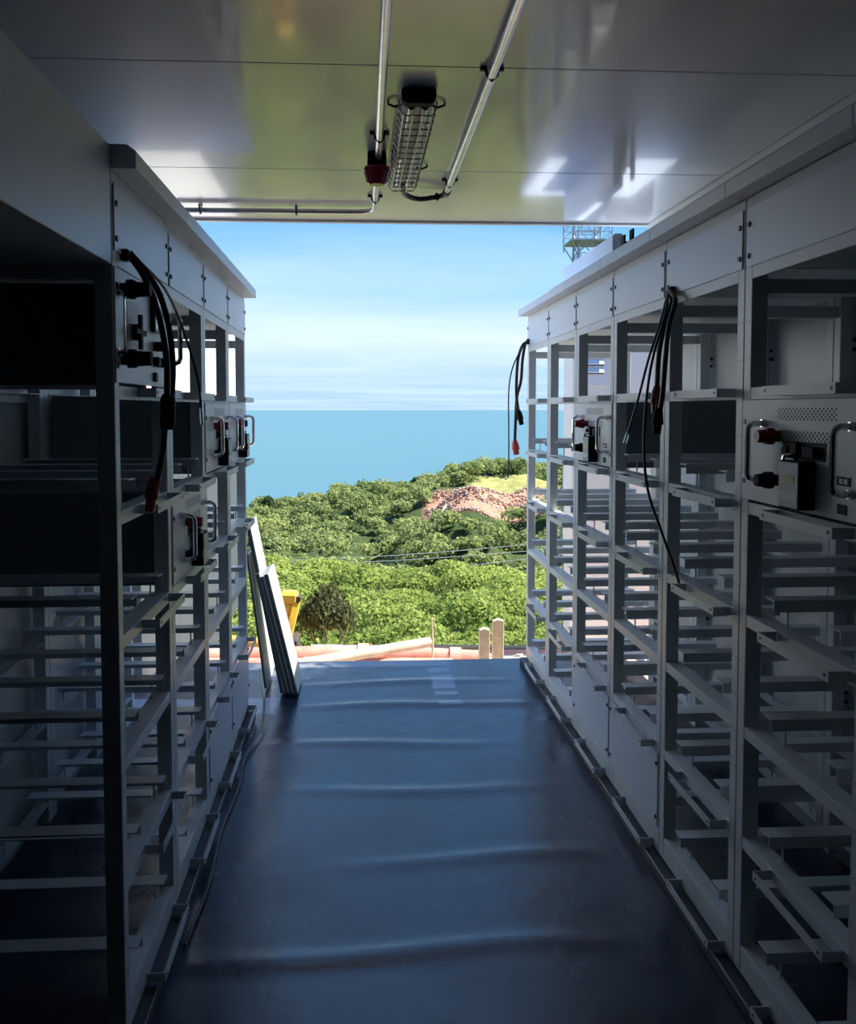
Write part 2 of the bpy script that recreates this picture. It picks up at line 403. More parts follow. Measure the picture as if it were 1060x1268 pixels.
ms['hood'] = MB().prism([(HOOD_X, ZT + 0.003), (DEP, ZT + 0.003), (DEP, ZT + 0.062), (HOOD_X + 0.022, ZT + 0.062), (HOOD_X, ZT + 0.046)], 1, 0.0, RW - 0.003).mesh('hood', 'panel_paint', bevel=0.0015)
# cable strap: front bar and two wings back to the rail
tray = MB()
T0, T1, TP = 0.060, 0.420, 0.052
tray.box(-TP, -TP + 0.003, T0, T1, -0.026, -0.001)
tray.box(-TP + 0.0032, 0.0, T0, T0 + 0.003, -0.026, -0.001)
tray.box(-TP + 0.0032, 0.0, T1 - 0.003, T1, -0.026, -0.001)
tray.box(-TP + 0.0032, -TP + 0.014, T0 + 0.0035, T1 - 0.0035, -0.026, -0.0235)
ms['tray'] = tray.mesh('cable_bracket', 'rack_paint')
tb = MB().cyl((-TP - 0.0015, 0, -0.013), (-TP, 0, -0.013), 0.0042, n=8)
ms['tray_hole'] = tb.mesh('bolt_hole', 'screw_steel')
ms['blank'] = MB().box(-0.004, 0.0, 0.012, RW - 0.016, 0.137, LEV[4] - 0.037).mesh('blank_panel', 'panel_paint', bevel=0.001)
ph = MB()
for zz in [0.2 + 0.107 * i for i in range(17)]:
    for yy in (0.012, 0.034):
        ph.cyl((-0.0004, yy, zz), (0.0006, yy, zz), 0.0022, n=6)
ms['post_holes'] = ph.mesh('screw_holes', 'screw_steel')


def rack(label, loc, rz, group, blank=False, holes=False, skip=(0,)):
    r = tag(empty('battery_rack', loc, rz), label, 'rack', group)
    for xx in (0, DEP - PD):
        for yy in (0, RW - PW - 2 * g):
            p = inst('post', ms['post'], r, (xx, yy, 0))
            if holes and xx == 0: tag(inst('screw_holes', ms['post_holes'], p), kind='stuff')
    for k, z in enumerate(LEV):
        inst('base_rail' if k == 5 else 'front_rail', ms['base_rail' if k == 5 else 'front_rail'], r, (0, 0, z))
        inst('rear_rail', ms['rear_rail'], r, (DEP - 0.050, 0, z))
        for yr in (() if k in skip else (0.115, 0.445)):
            rn = inst('module_runner', ms['runner'], r, (0, yr, z + 0.075))
            inst('foot', ms['runner_foot'], rn, (0.040, 0, 0)); inst('foot', ms['runner_foot'], rn, (DEP - 0.03, 0, 0))
        if k != 3:
            tq = inst('cable_bracket', ms['tray'], r, (0, 0, z if k != 5 else z - 0.052))
            inst('bolt_hole', ms['tray_hole'], tq, (0, T0 + 0.018, 0)); inst('bolt_hole', ms['tray_hole'], tq, (0, T1 - 0.018, 0))
    inst('top_beam', ms['top_beam'], r); inst('top_beam', ms['top_beam'], r, (0, RW - 0.035, 0))
    inst('roof_plate', ms['roof_plate'], r)
    inst('header_rail', ms['header'], r); inst('header_top', ms['header_top'], r); inst('header_liner', ms['header_back'], r)
    hp = inst('header_panel', ms['header_panel'], r)
    for yy in (0.028, RW - 0.032):
        for zz in (ZO + 0.065, ZT - 0.075): inst('screw', ms['screw'], hp, (0, yy, zz))
    inst('hood', ms['hood'], r)
    if blank:
        bl = inst('blank_panel', ms['blank'], r)
        for yy in (0.024, RW - 0.028):
            for zz in (0.17, 0.37): inst('screw', ms['screw'], bl, (0, yy, zz))
    return r


RLAB = ['grey open battery rack at the seaward end of the right row',
        'second grey battery rack from the seaward end of the right row',
        'grey battery rack, right row, module beside tall white corner column',
        'grey right-row rack with blank bottom panel, between a module rack and the hanging cables',
        'grey right-row rack with empty shelves below the hanging cable bundle',
        'grey right-row rack holding the large module with chrome handles',
        'nearest right-row rack, cut off by the photo\'s right edge']
for k in range(7):
    rack(RLAB[k], (XR, YR[k + 1] + g, 0), 0, 'right row of battery racks', blank=k in (2, 3), holes=k >= 3, skip=(0, 1) if k in (2, 5) else (0,))
LLAB = ['nearest hooded rack of the left row, black cables hanging from it',
        'second left-row rack, module low behind its third shelf bay',
        'third left-row rack with module at middle height and blank bottom panel',
        'last rack of the left row, beside the leaning boards']
for k in range(4):
    rack(LLAB[k], (-XL, YL[k + 1] - g, 0), math.pi, 'left row of battery racks', blank=k >= 2, holes=k < 2, skip=((0,), (0, 2), (0, 1), (0, 1))[k])

# unhooded header panel of the near, empty left bay
hd = tag(empty('header_panel', (-XL, YL[0], 0)), 'wide flat grey header panel above the dark empty left bay', 'panel')
MB().box(-0.03, 0.0, -1.75, -0.004, ZO - 0.004, ZT + 0.060).build('face_sheet', 'panel_paint', hd, bevel=0.002)
MB().box(-0.30, -0.031, -1.75, -0.004, ZO - 0.004, ZO + 0.012).build('underside_flange', 'rack_paint', hd)
MB().box(-0.05, 0.0, -1.80, -1.752, 0.0, ZT + 0.06).build('near_post', 'rack_paint', hd, bevel=0.002)
MB().box(-0.66, -0.614, -1.80, -1.752, 0.0, ZT + 0.06).build('rear_post', 'rack_paint', hd, bevel=0.002)

# ------------------------------------------------------------------ battery modules
MZ0, MZ1 = 0.008, 0.286      # plate from / to above its rail
mm = {}
mm['case'] = MB().box(0.058, DEP - 0.055, 0.050, RW - 0.054, 0.002, 0.312).mesh('case', 'case_steel', bevel=0.004)
mm['plate'] = MB().box(-0.004, -0.0005, 0.006, RW - 0.010, MZ0, MZ1).mesh('front_plate', 'module_paint', bevel=0.0012)
pf = MB()
for zc in (0.248, 0.190):
    for r_ in range(5):
        for c in range(16):
            yy = 0.142 + c * 0.0185 + (0.00925 if r_ % 2 else 0); zz = zc + (r_ - 2) * 0.0065
            pf.poly([(-0.0043, yy + 0.0034 * math.cos(a), zz + 0.0034 * math.sin(a)) for a in [math.pi / 3 * i for i in range(6)]], [tuple(range(6))])
mm['perf'] = pf.mesh('perforation', 'port_black')
hh = MB()
for yy in (0.07, 0.50):
    pass


def handle_mesh():
    pts = [(-0.004, 0, 0.0), (-0.032, 0, 0.0), (-0.044, 0, 0.005), (-0.049, 0, 0.016), (-0.049, 0, 0.134), (-0.044, 0, 0.145), (-0.032, 0, 0.150), (-0.004, 0, 0.150)]
    h = MB().tube(pts, 0.0078, 8)
    for z in (0, 0.15): h.cyl((-0.0135, 0, z), (-0.004, 0, z), 0.011, n=10)
    return h.mesh('handle', 'chrome', smooth=True)


mm['handle'] = handle_mesh()


def connector_mesh(name, mname, L_=0.062):
    h = MB()
    h.cyl((-0.018, 0, 0), (-0.004, 0, 0), 0.015, n=12)
    h.cyl((-0.040, 0, 0), (-0.0185, 0, 0), 0.021, 0.022, n=12)
    h.cyl((-L_, 0, 0), (-0.0405, 0, 0), 0.016, 0.018, n=12)
    for a in range(6):
        an = a * math.pi / 3; h.box(-0.036, -0.022, 0.021 * math.cos(an) - 0.003, 0.021 * math.cos(an) + 0.003, 0.021 * math.sin(an) - 0.003, 0.021 * math.sin(an) + 0.003)
    return h.mesh(name, mname, smooth=True)


mm['con_red'] = connector_mesh('power_connector', 'red_plastic')
mm['con_blk'] = connector_mesh('power_connector', 'black_plastic')
mm['slot'] = MB().box(-0.0055, -0.0042, 0.183, 0.396, 0.136, 0.180).mesh('slot_cover', 'port_black')
fz = MB(); fz.box(-0.020, -0.006, 0.215, 0.268, 0.143, 0.170); fz.box(-0.024, -0.006, 0.292, 0.322, 0.141, 0.176); fz.cyl((-0.028, 0.345, 0.155), (-0.006, 0.345, 0.155), 0.014, n=10)
mm['fuse'] = fz.mesh('fuse_block', 'black_plastic')
mm['disc'] = MB().box(-0.046, -0.0042, 0.226, 0.330, 0.018, 0.135).mesh('disconnect_box', 'black_plastic', bevel=0.003)
mm['disc_face'] = MB().box(-0.0475, -0.0461, 0.230, 0.326, 0.022, 0.131).mesh('face_label', 'label_grey')
mm['disc_y'] = MB().box(-0.0482, -0.0476, 0.248, 0.312, 0.078, 0.100).mesh('yellow_sticker', 'label_yellow')
mm['disc_w'] = MB().box(-0.0482, -0.0476, 0.234, 0.322, 0.040, 0.058).mesh('white_sticker', 'label_white')
lk = MB().tube([(-0.012, 0.30, 0.136), (-0.030, 0.305, 0.148), (-0.040, 0.315, 0.146), (-0.038, 0.325, 0.136)], 0.005, 8)
mm['latch'] = lk.mesh('latch', 'chrome', smooth=True)
p1 = MB(); p1.box(-0.0062, -0.0042, 0.075, 0.130, 0.088, 0.108)
mm['port_a'] = p1.mesh('data_port', 'port_black')
p1 = MB(); p1.box(-0.0068, -0.0063, 0.084, 0.098, 0.092, 0.104); p1.box(-0.0068, -0.0063, 0.104, 0.118, 0.092, 0.104)
mm['port_pin'] = p1.mesh('port_frame', 'label_white')
mm['port_b'] = MB().box(-0.0062, -0.0042, 0.088, 0.126, 0.023, 0.046).mesh('indicator_port', 'port_black')


def module(label, r_loc, rz, level):
    z = LEV[level]
    r = tag(empty('battery_module', (r_loc[0], r_loc[1], z), rz), label, 'battery module', 'battery modules in the racks')
    inst('case', mm['case'], r); fp = inst('front_plate', mm['plate'], r)
    tag(inst('perforation', mm['perf'], fp), 'two strips of round vent holes', kind='stuff')
    for yy in (0.022, RW - 0.026):
        for zz in (0.06, 0.225): inst('screw', ms['screw'], fp, (0.002, yy, zz))
    inst('handle', mm['handle'], r, (0, 0.070, 0.072)); inst('handle', mm['handle'], r, (0, 0.505, 0.072))
    tag(inst('power_connector', mm['con_red'], r, (0, 0.425, 0.190)), 'dark red power connector')
    tag(inst('power_connector', mm['con_blk'], r, (0, 0.425, 0.076)), 'black power connector')
    sl = inst('slot_cover', mm['slot'], r); inst('fuse_block', mm['fuse'], sl)
    dbx = inst('disconnect_box', mm['disc'], r)
    inst('face_label', mm['disc_face'], dbx); inst('yellow_sticker', mm['disc_y'], dbx); inst('white_sticker', mm['disc_w'], dbx); inst('latch', mm['latch'], dbx)
    pa = inst('data_port', mm['port_a'], r); inst('port_frame', mm['port_pin'], pa); inst('indicator_port', mm['port_b'], r)
    return r


module('large grey battery module nearest on the right, grey disconnect box on its face', (XR, YR[6] + g), 0, 1)
module('small distant battery module in right row, beside the white column', (XR, YR[3] + g), 0, 1)
module('low battery module in the second left rack, below the others', (-XL, YL[2] - g), math.pi, 2)
module('left-row module at eye level, nearer of the paired two', (-XL, YL[3] - g), math.pi, 1)
module('left-row module at eye level against the sea, farther of two', (-XL, YL[4] - g), math.pi, 1)

# high-voltage control box, top bay of the nearest left rack
r = tag(empty('control_box', (-XL, YL[1] - g, LEV[0]), math.pi), 'pale control box with rotary switch behind the left hanging cables', 'control box')
MB().box(0.058, DEP - 0.055, 0.050, RW - 0.054, 0.002, 0.258).build('case', 'case_steel', r, bevel=0.004)
fp = MB().box(-0.004, -0.0005, 0.006, RW - 0.010, 0.008, 0.296).build('front_plate', 'module_paint', r, bevel=0.0012)
for yy in (0.022, RW - 0.026):
    for zz in (0.05, 0.25): inst('screw', ms['screw'], fp, (0.002, yy, zz))
big = connector_mesh('power_connector', 'black_plastic', 0.078)
inst('power_connector', big, r, (0, 0.585, 0.245), scale=(1, 1.1, 1.1)); inst('power_connector', big, r, (0, 0.585, 0.070), scale=(1, 1.1, 1.1))
inst('handle', mm['handle'], r, (-0.002, 0.628, 0.083), scale=(0.42, 1, 1)); inst('handle', mm['handle'], r, (0, 0.060, 0.083))
rp = MB().box(-0.0055, -0.0042, 0.400, 0.535, 0.070, 0.225).build('switch_plate', 'label_white', r)
sw = MB(); sw.cyl((-0.020, 0.475, 0.146), (-0.0055, 0.475, 0.146), 0.022, n=14); sw.box(-0.030, -0.0205, 0.466, 0.484, 0.100, 0.192); sw.box(-0.029, -0.0205, 0.420, 0.530, 0.139, 0.153)
sw.build('rotary_switch', 'black_plastic', r)
wf = MB().box(-0.018, -0.0042, 0.185, 0.268, 0.165, 0.275).build('display_frame', 'dark_metal', r, bevel=0.003)
MB().box(-0.0186, -0.0181, 0.195, 0.258, 0.175, 0.265).build('display_glass', 'screen_glass', wf)
for yy, zz, ll in ((0.215, 0.125, 0.035), (0.225, 0.080, 0.022), (0.225, 0.035, 0.012), (0.165, 0.080, 0.022)):
    MB().box(-ll, -0.0042, yy - 0.016, yy + 0.016, zz - 0.014, zz + 0.014).build('signal_socket', 'port_black', r, bevel=0.003)

# ------------------------------------------------------------------ hanging cables


def cable(parent, name, pts, rad, m_='black_rubber', n=8):
    return MB().tube(spline(pts), rad, n).build(name, m_, parent, smooth=True)


def rel(parent, pts):
    return [Vector(p) - parent.location for p in pts]


def plug(parent, name, p0, p1, r0, r1, m_):
    """moulded cable plug: collar, body and nose"""
    p0, p1 = Vector(p0), Vector(p1); d = p1 - p0
    q = MB().tube([p0, p0 + d * .12, p0 + d * .16, p0 + d * .62, p0 + d * .66, p1], [r0 * .7, r0 * .8, r0, r1, r1 * .75, r1 * .7], 10)
    q.bar(p0 + d * .3, p0 + d * .75, r1 * 2.3, r1 * 0.7)
    return q.build(name, m_, parent, smooth=True)


# left bundle
o0 = Vector((-XL - 0.001, 2.385, 2.062))
c = tag(empty('cable_bundle', o0), 'thick black cables with dark red plug hanging before left rack', 'cables')
MB().box(-0.002, 0.022, -0.018, 0.018, -0.014, 0.016).build('grommet', 'black_rubber', c, bevel=0.005)
A = [o0 + Vector((0.018, 0, 0.004)), at(178, 342, 2.40), at(191, 372, 2.41), at(201, 410, 2.42), at(206.5, 450, 2.42), at(207, 492, 2.42)]
B = [o0 + Vector((0.018, 0.006, 0.010)), at(182, 338, 2.42), at(198, 366, 2.45), at(209, 405, 2.46), at(214, 450, 2.46), at(213, 492, 2.46)]
cable(c, 'power_cable', rel(c, A), 0.0085); cable(c, 'power_cable', rel(c, B), 0.0085)
pb = MB().tube(rel(c, [at(208, 488, 2.44), at(208, 494, 2.44), at(207.5, 528, 2.44), at(207.5, 532, 2.44)]), [0.014, 0.020, 0.020, 0.016], 10).build('black_plug', 'black_plastic', c, smooth=True)
cable(c, 'power_cable', rel(c, [at(204, 530, 2.42), at(202, 555, 2.42), at(198, 578, 2.42), at(194, 596, 2.42)]), 0.0085)
cable(c, 'tie_cord', rel(c, [at(207, 531, 2.44), at(203, 560, 2.43), at(199, 585, 2.42), at(197, 606, 2.42)]), 0.0016, 'red_plastic', 6)
tag(plug(c, 'red_plug', *rel(c, [at(191.5, 590, 2.42), at(185, 633, 2.42)]), 0.016, 0.018, 'red_plastic'), 'dark red cable plug')
# left thin signal cable with clear plug
o1 = Vector((-XL - 0.001, 2.42, 2.066))
c = tag(empty('signal_cable', o1), 'thin black cable with clear plug curving past the left openings', 'cable')
cable(c, 'cable', rel(c, [o1 + Vector((0.02, 0, 0.004)), at(200, 352, 2.62), at(219, 388, 2.8), at(234, 430, 2.9), at(245, 470, 2.95), at(249, 506, 2.95)]), 0.0042, n=6)
MB().bar(*rel(c, [at(249, 506, 2.95), at(250.5, 526, 2.95)]), 0.014, 0.010, up=(1, 0, 0)).build('clear_plug', 'clear_plastic', c, bevel=0.002)

# right bundle
o2 = Vector((XR + 0.001, 3.085, 2.070))
c = tag(empty('cable_bundle', o2), 'black cable bundle with red and black plugs before right rack', 'cables')
MB().box(-0.022, 0.002, -0.02, 0.02, -0.016, 0.018).build('grommet', 'black_rubber', c, bevel=0.005)
for pts in ([o2 + Vector((-0.018, 0.006, 0.004)), at(832, 372, 3.08), at(823, 402, 3.06), at(816, 440, 3.06), at(813.5, 482, 3.06)],
            [o2 + Vector((-0.018, -0.004, 0.006)), at(836, 372, 3.00), at(828, 405, 2.98), at(824, 445, 2.98), at(821, 482, 2.98), at(817, 512, 2.99)]):
    cable(c, 'power_cable', rel(c, pts), 0.0085)
tag(plug(c, 'red_plug', *rel(c, [at(813.5, 478, 3.06), at(811.5, 512, 3.06)]), 0.016, 0.020, 'red_plastic'), 'dark red cable plug')
plug(c, 'black_plug', *rel(c, [at(816, 505, 2.98), at(813, 537, 2.98)]), 0.015, 0.020, 'black_plastic')
cable(c, 'signal_cable', rel(c, [o2 + Vector((-0.02, 0.01, 0.0)), at(818, 398, 3.12), at(803, 445, 3.14), at(790, 495, 3.16), at(777, 538, 3.18)]), 0.0045, n=6)
MB().bar(*rel(c, [at(777.5, 536, 3.18), at(773.5, 549, 3.18)]), 0.016, 0.011, up=(1, 0, 0)).build('clear_plug', 'clear_plastic', c, bevel=0.002)
cable(c, 'signal_cable', rel(c, [o2 + Vector((-0.02, 0.0, 0.0)), at(823, 392, 3.04), at(808, 445, 3.02), at(800, 500, 3.00), at(797.5, 560, 2.98), at(803, 610, 2.95), at(818, 655, 2.90), at(834, 700, 2.85), at(841, 722, 2.82)]), 0.0048, n=6)
# far right bundle
o3 = Vector((XR + 0.001, 5.72, 2.092))
c = tag(empty('cable_bundle', o3), 'cables with orange-red plug hanging against the sea, right row end', 'cables')
MB().box(-0.022, 0.002, -0.02, 0.02, -0.016, 0.018).build('grommet', 'black_rubber', c, bevel=0.005)
cable(c, 'power_cable', rel(c, [o3 + Vector((-0.018, 0, 0)), at(647, 428, 5.70), at(641.5, 445, 5.68), at(639.5, 475, 5.66), at(640, 495, 5.66), at(642.5, 511, 5.66)]), 0.0095)
cable(c, 'power_cable', rel(c, [o3 + Vector((-0.018, 0.01, 0)), at(650, 428, 5.74), at(647, 446, 5.72), at(645, 472, 5.72), at(640, 492, 5.70), at(638.5, 520, 5.70), at(637.5, 548, 5.70)]), 0.0095, 'maroon_rubber')
plug(c, 'black_plug', *rel(c, [at(642, 508, 5.66), at(646, 526, 5.66)]), 0.018, 0.021, 'black_plastic')
tag(plug(c, 'red_plug', *rel(c, [at(637.5, 545, 5.70), at(639.5, 563, 5.70)]), 0.019, 0.026, 'bright_red'), 'orange-red cable plug')
cable(c, 'signal_cable', rel(c, [o3 + Vector((-0.02, 0, 0)), at(643, 437, 5.66), at(634, 458, 5.62), at(630, 485, 5.60), at(630, 530, 5.60), at(630, 565, 5.60), at(629, 592, 5.60)]), 0.0045, n=6)

# ------------------------------------------------------------------ ceiling fittings


def clamp(parent, y, x, z, rad):
    q = MB(); q.tube([(x - rad - 0.020, y, CEIL - 0.003), (x - rad - 0.006, y, CEIL - 0.004), (x - rad - 0.003, y, z), (x, y, z - rad - 0.003), (x + rad + 0.003, y, z), (x + rad + 0.006, y, CEIL - 0.004), (x + rad + 0.020, y, CEIL - 0.003)], 0.005, 6)
    q.cyl((x - rad - 0.016, y, CEIL - 0.012), (x - rad - 0.016, y, CEIL), 0.007, n=8); q.cyl((x + rad + 0.016, y, CEIL - 0.012), (x + rad + 0.016, y, CEIL), 0.007, n=8)
    return q.build('pipe_clamp', 'dark_metal', parent, (0, 0, 0))


PZ = CEIL - 0.024; PR = 0.0125
c = tag(empty('conduit_pipe', (0, 0, 0)), 'steel conduit on ceiling passing the red beacon, bending left', 'pipe')
X1 = 0.073
bend = [(X1 + 0.012, -1.0, PZ), (X1, 2.2, PZ), (X1 + 0.010, 3.4, PZ), (X1 + 0.013, 4.40, PZ), (X1 + 0.010, 4.50, PZ), (X1 - 0.02, 4.545, PZ), (X1 - 0.07, 4.56, PZ), (-0.20, 4.562, PZ), (-0.88, 4.565, PZ)]
MB().tube([bend[0], bend[1], bend[2]] + spline(bend[3:7], 5) + bend[7:], PR, 12).build('pipe', 'conduit_steel', c, smooth=True)
clamp(c, 3.33, X1 + 0.009, PZ, PR); clamp(c, 4.30, X1 + 0.012, PZ, PR); clamp(c, 1.2, X1 + 0.005, PZ, PR)
for xx in (-0.30, -0.77):
    MB().tube([(xx, 4.53, CEIL - 0.003), (xx, 4.545, PZ), (xx, 4.562, PZ - PR - 0.004), (xx, 4.58, PZ), (xx, 4.60, CEIL - 0.003)], 0.005, 6).build('pipe_clamp', 'dark_metal', c)
c = tag(empty('conduit_pipe', (0, 0, 0)), 'straight steel conduit slanting up right on ceiling beside caged lamp', 'pipe')
X2 = 0.405
MB().tube([(X2 - 0.03, -1.0, PZ), (X2, 4.12, PZ)], PR + 0.0015, 12).build('pipe', 'conduit_steel', c, smooth=True)
clamp(c, 2.69, X2 - 0.008, PZ, PR); clamp(c, 3.98, X2 - 0.001, PZ, PR); clamp(c, 1.1, X2 - 0.018, PZ, PR)
MB().cyl((X2, 4.10, PZ), (X2, 4.15, PZ), 0.019, n=8).build('end_coupling', 'dark_metal', c)

# caged twin-tube lamp
LX, LY0, LY1 = 0.195, 2.88, 3.95
lamp = tag(empty('ceiling_lamp', (LX, LY0, CEIL)), 'long twin-tube ceiling lamp in a wire guard cage', 'lamp')
LL = LY1 - LY0
MB().prism([(-0.044, 0), (-0.048, -0.022), (-0.036, -0.034), (0.036, -0.034), (0.048, -0.022), (0.044, 0)], 1, 0.03, LL - 0.03).build('housing', 'label_white', lamp, bevel=0.002)
MB().prism([(-0.054, -0.001), (-0.055, -0.030), (-0.044, -0.050), (0.044, -0.050), (0.055, -0.030), (0.054, -0.001)], 1, -0.02, 0.028).build('end_cap', 'black_plastic', lamp, bevel=0.006)
MB().prism([(-0.046, -0.001), (-0.048, -0.028), (-0.036, -0.046), (0.036, -0.046), (0.048, -0.028), (0.046, -0.001)], 1, LL - 0.028, LL).build('end_cap', 'dark_metal', lamp, bevel=0.005)
for sx in (-0.022, 0.022):
    MB().cyl((sx, 0.032, -0.046), (sx, LL - 0.032, -0.046), 0.0115, n=12).build('lamp_tube', 'tube_glass', lamp, smooth=True)
for k in range(15):
    yy = 0.05 + k * (LL - 0.07) / 14
    MB().tube([(-0.060, yy, -0.018), (-0.060, yy, -0.045), (-0.046, yy, -0.068), (0.046, yy, -0.068), (0.060, yy, -0.045), (0.060, yy, -0.018)], 0.0028, 6).build('guard_hoop', 'wire_steel', lamp)
for sx, sz in ((-0.060, -0.035), (-0.046, -0.067), (-0.016, -0.070), (0.016, -0.070), (0.046, -0.067), (0.060, -0.035)):
    MB().cyl((sx, 0.035, sz), (sx, LL - 0.015, sz), 0.0026, n=6).build('guard_wire', 'wire_steel', lamp)
for yy in (0.12, 0.88):
    for s_ in (-1, 1):
        MB().tube([(s_ * 0.050, yy, -0.012), (s_ * 0.072, yy, -0.018), (s_ * 0.092, yy, -0.010), (s_ * 0.092, yy, 0)], 0.0045, 6).build('mounting_foot', 'dark_metal', lamp)
c = tag(empty('flexible_hose', (X2, 4.15, PZ)), 'short black corrugated hose joining conduit to the caged lamp', 'hose')
pts = spline([(0, 0.0, 0), (-0.02, 0.03, -0.004), (-0.06, 0.035, -0.012), (-0.13, 0.02, -0.022), (-0.19, -0.06, -0.020), (LX - X2, LY1 - 4.15 + 0.004, -0.012)], 10)
MB().tube(pts[6:], [0.0125 if i % 2 else 0.0105 for i in range(len(pts) - 6)], 10).build('hose', 'black_rubber', c)
MB().tube(pts[:9], 0.014, 8).build('gland', 'dark_metal', c)
MB().cyl(pts[14], pts[17], 0.019, n=6).build('hose_nut', 'dark_metal', c)

# red beacon
bc = tag(empty('alarm_beacon', (0.078, 3.60, CEIL)), 'red alarm beacon with black base hanging from the ceiling', 'beacon')
MB().prism([(-0.036, 0), (-0.038, -0.055), (0.038, -0.055), (0.036, 0)], 1, -0.036, 0.036).build('base', 'black_plastic', bc, bevel=0.006)
q = MB(); prof = [(0.050, -0.056), (0.053, -0.066), (0.050, -0.074), (0.036, -0.118), (0.030, -0.124)]
for i, (r_, z_) in enumerate(prof):
    for k in range(20): q.v.append((r_ * math.cos(k * math.pi / 10), r_ * 0.85 * math.sin(k * math.pi / 10), z_))
for i in range(len(prof) - 1):
    for k in range(20): q.f.append((i * 20 + k, i * 20 + (k + 1) % 20, (i + 1) * 20 + (k + 1) % 20, (i + 1) * 20 + k))
q.f.append(tuple(range(20))); q.f.append(tuple(range((len(prof) - 1) * 20, len(prof) * 20)))
q.build('lens', 'beacon_red', bc, smooth=True)
q = MB()
for k in range(12):
    an = k * math.pi / 6; q.bar((0.0505 * math.cos(an), 0.043 * math.sin(an), -0.072), (0.037 * math.cos(an), 0.0315 * math.sin(an), -0.117), 0.004, 0.004)
q.build('lens_ribs', 'beacon_red', bc)

# ------------------------------------------------------------------ things at the open end
ctop = tag(MB().prism([(0, 0), (0.05, 0), (0.05, 0.236), (0.012, 0.236), (0, 0.224)], 1, 0, 1.10).build('cable_duct', 'panel_paint', None, (XR + 0.20, 4.56, ZT + 0.063), bevel=0.002),
           'pale cable duct lying on the right row hoods under the tower', 'duct')
br = tag(empty('metal_bracket', (XR + 0.21, 4.40, ZT + 0.063)), 'small black bracket beside the duct end at roof corner', 'bracket')
MB().box(0, 0.010, 0, 0.05, 0, 0.20).build('plate', 'black_plastic', br); MB().box(0.042, 0.052, 0, 0.05, 0, 0.23).build('plate', 'black_plastic', br)
MB().box(0.0105, 0.0415, 0.01, 0.04, 0.14, 0.17).build('crosspiece', 'black_plastic', br)


def board(label, yb0, yb1, xb, xt, zt, th, name='leaning_board'):
    """board leaning towards the left row: foot at xb on the floor, top edge at (xt, zt)"""
    a = math.atan2(xb - xt, zt); n_ = (math.cos(a), math.sin(a)); Ln = math.hypot(xb - xt, zt)
    r = tag(empty(name, (xb, yb0, 0.022)), label, 'board', 'boards leaning at the left row end')
    ux, uz = -math.sin(a), math.cos(a)
    def P(s_, t_): return (ux * s_ + n_[0] * t_, uz * s_ + n_[1] * t_)
    MB().prism([P(0, -th), P(0, -0.003), P(Ln, -0.003), P(Ln, -th)], 1, 0, yb1 - yb0).build('core', 'board_core', r)
    MB().prism([P(0, -0.0028), P(0, 0.003), P(Ln, 0.003), P(Ln, -0.0028)], 1, 0.0, yb1 - yb0).build('face_sheet', 'board_white', r)
    return r


p_bot = at(369, 862, 5.2)
xb = p_bot.x
for i, (lab, dx_, xt_, zt_) in enumerate((
        ('outermost short board of the leaning stack, bright white face', 0.0, -0.520, 0.70),
        ('second board of the leaning stack, behind the white-faced one', -0.027, -0.546, 0.685),
        ('third board of the leaning stack, dark edge toward the aisle', -0.054, -0.572, 0.70),
        ('innermost tall board of the leaning stack, rising above others', -0.081, -0.625, 0.99))):
    board(lab, 5.18 + 0.01 * i, 5.53, xb + dx_, xt_, zt_, 0.022)
board('thin pale board leaning alone beside the rack end, left of stack', 5.30, 5.75, at(331, 866, 5.3).x, at(308, 700, 5.3).x, 0.80, 0.016)
# loose strip and cable along the foot of the left row
s_ = tag(empty('edging_strip', (-XL + 0.065, 2.9, 0.0)), 'loose dark edging strip lying along the left row foot', 'strip')
MB().tube(rel(s_, spline([(-XL + 0.060, 2.75, 0.012), (-XL + 0.075, 3.1, 0.012), (-XL + 0.058, 3.5, 0.012), (-XL + 0.072, 3.9, 0.014), (-XL + 0.060, 4.25, 0.02), (-XL + 0.10, 4.6, 0.03), (-XL + 0.085, 4.9, 0.08), (-XL + 0.05, 5.05, 0.17)])), 0.0055, 6).build('strip', 'dark_metal', s_, smooth=True)

# ------------------------------------------------------------------ outside: ground, terrain
GZ = -0.57
rng = np.random.default_rng(5)
gr = MB(); nx, ny = 60, 40
gx0, gx1, gy0, gy1 = -16.0, 18.0, -8.0, 8.30
for j in range(ny + 1):
    for i in range(nx + 1):
        xx = gx0 + (gx1 - gx0) * i / nx; yy = gy0 + (gy1 - gy0) * j / ny
        gr.v.append((xx, yy, GZ + 0.02 * math.sin(xx * 2.1) * math.sin(yy * 2.7 + xx) + 0.012 * math.sin(xx * 7 + yy * 5)))
for j in range(ny):
    for i in range(nx):
        a = j * (nx + 1) + i; gr.f.append((a, a + 1, a + nx + 2, a + nx + 1))
struct(gr.build('ground', 'soil', smooth=True), 'reddish bare soil of the building site')
# steel legs carrying the cabin floor
for xx in (WXL, XR + 0.2):
    for yy in (-2.4, 1.5, 5.6):
        tag(MB().box(xx, xx + 0.14, yy, yy + 0.14, GZ - 0.03, -0.162).box(xx - 0.05, xx + 0.19, yy - 0.05, yy + 0.19, GZ - 0.03, GZ + 0.045).build('support_leg', 'dark_metal'),
            'short steel leg under the cabin floor', 'leg', 'steel legs under the cabin floor')

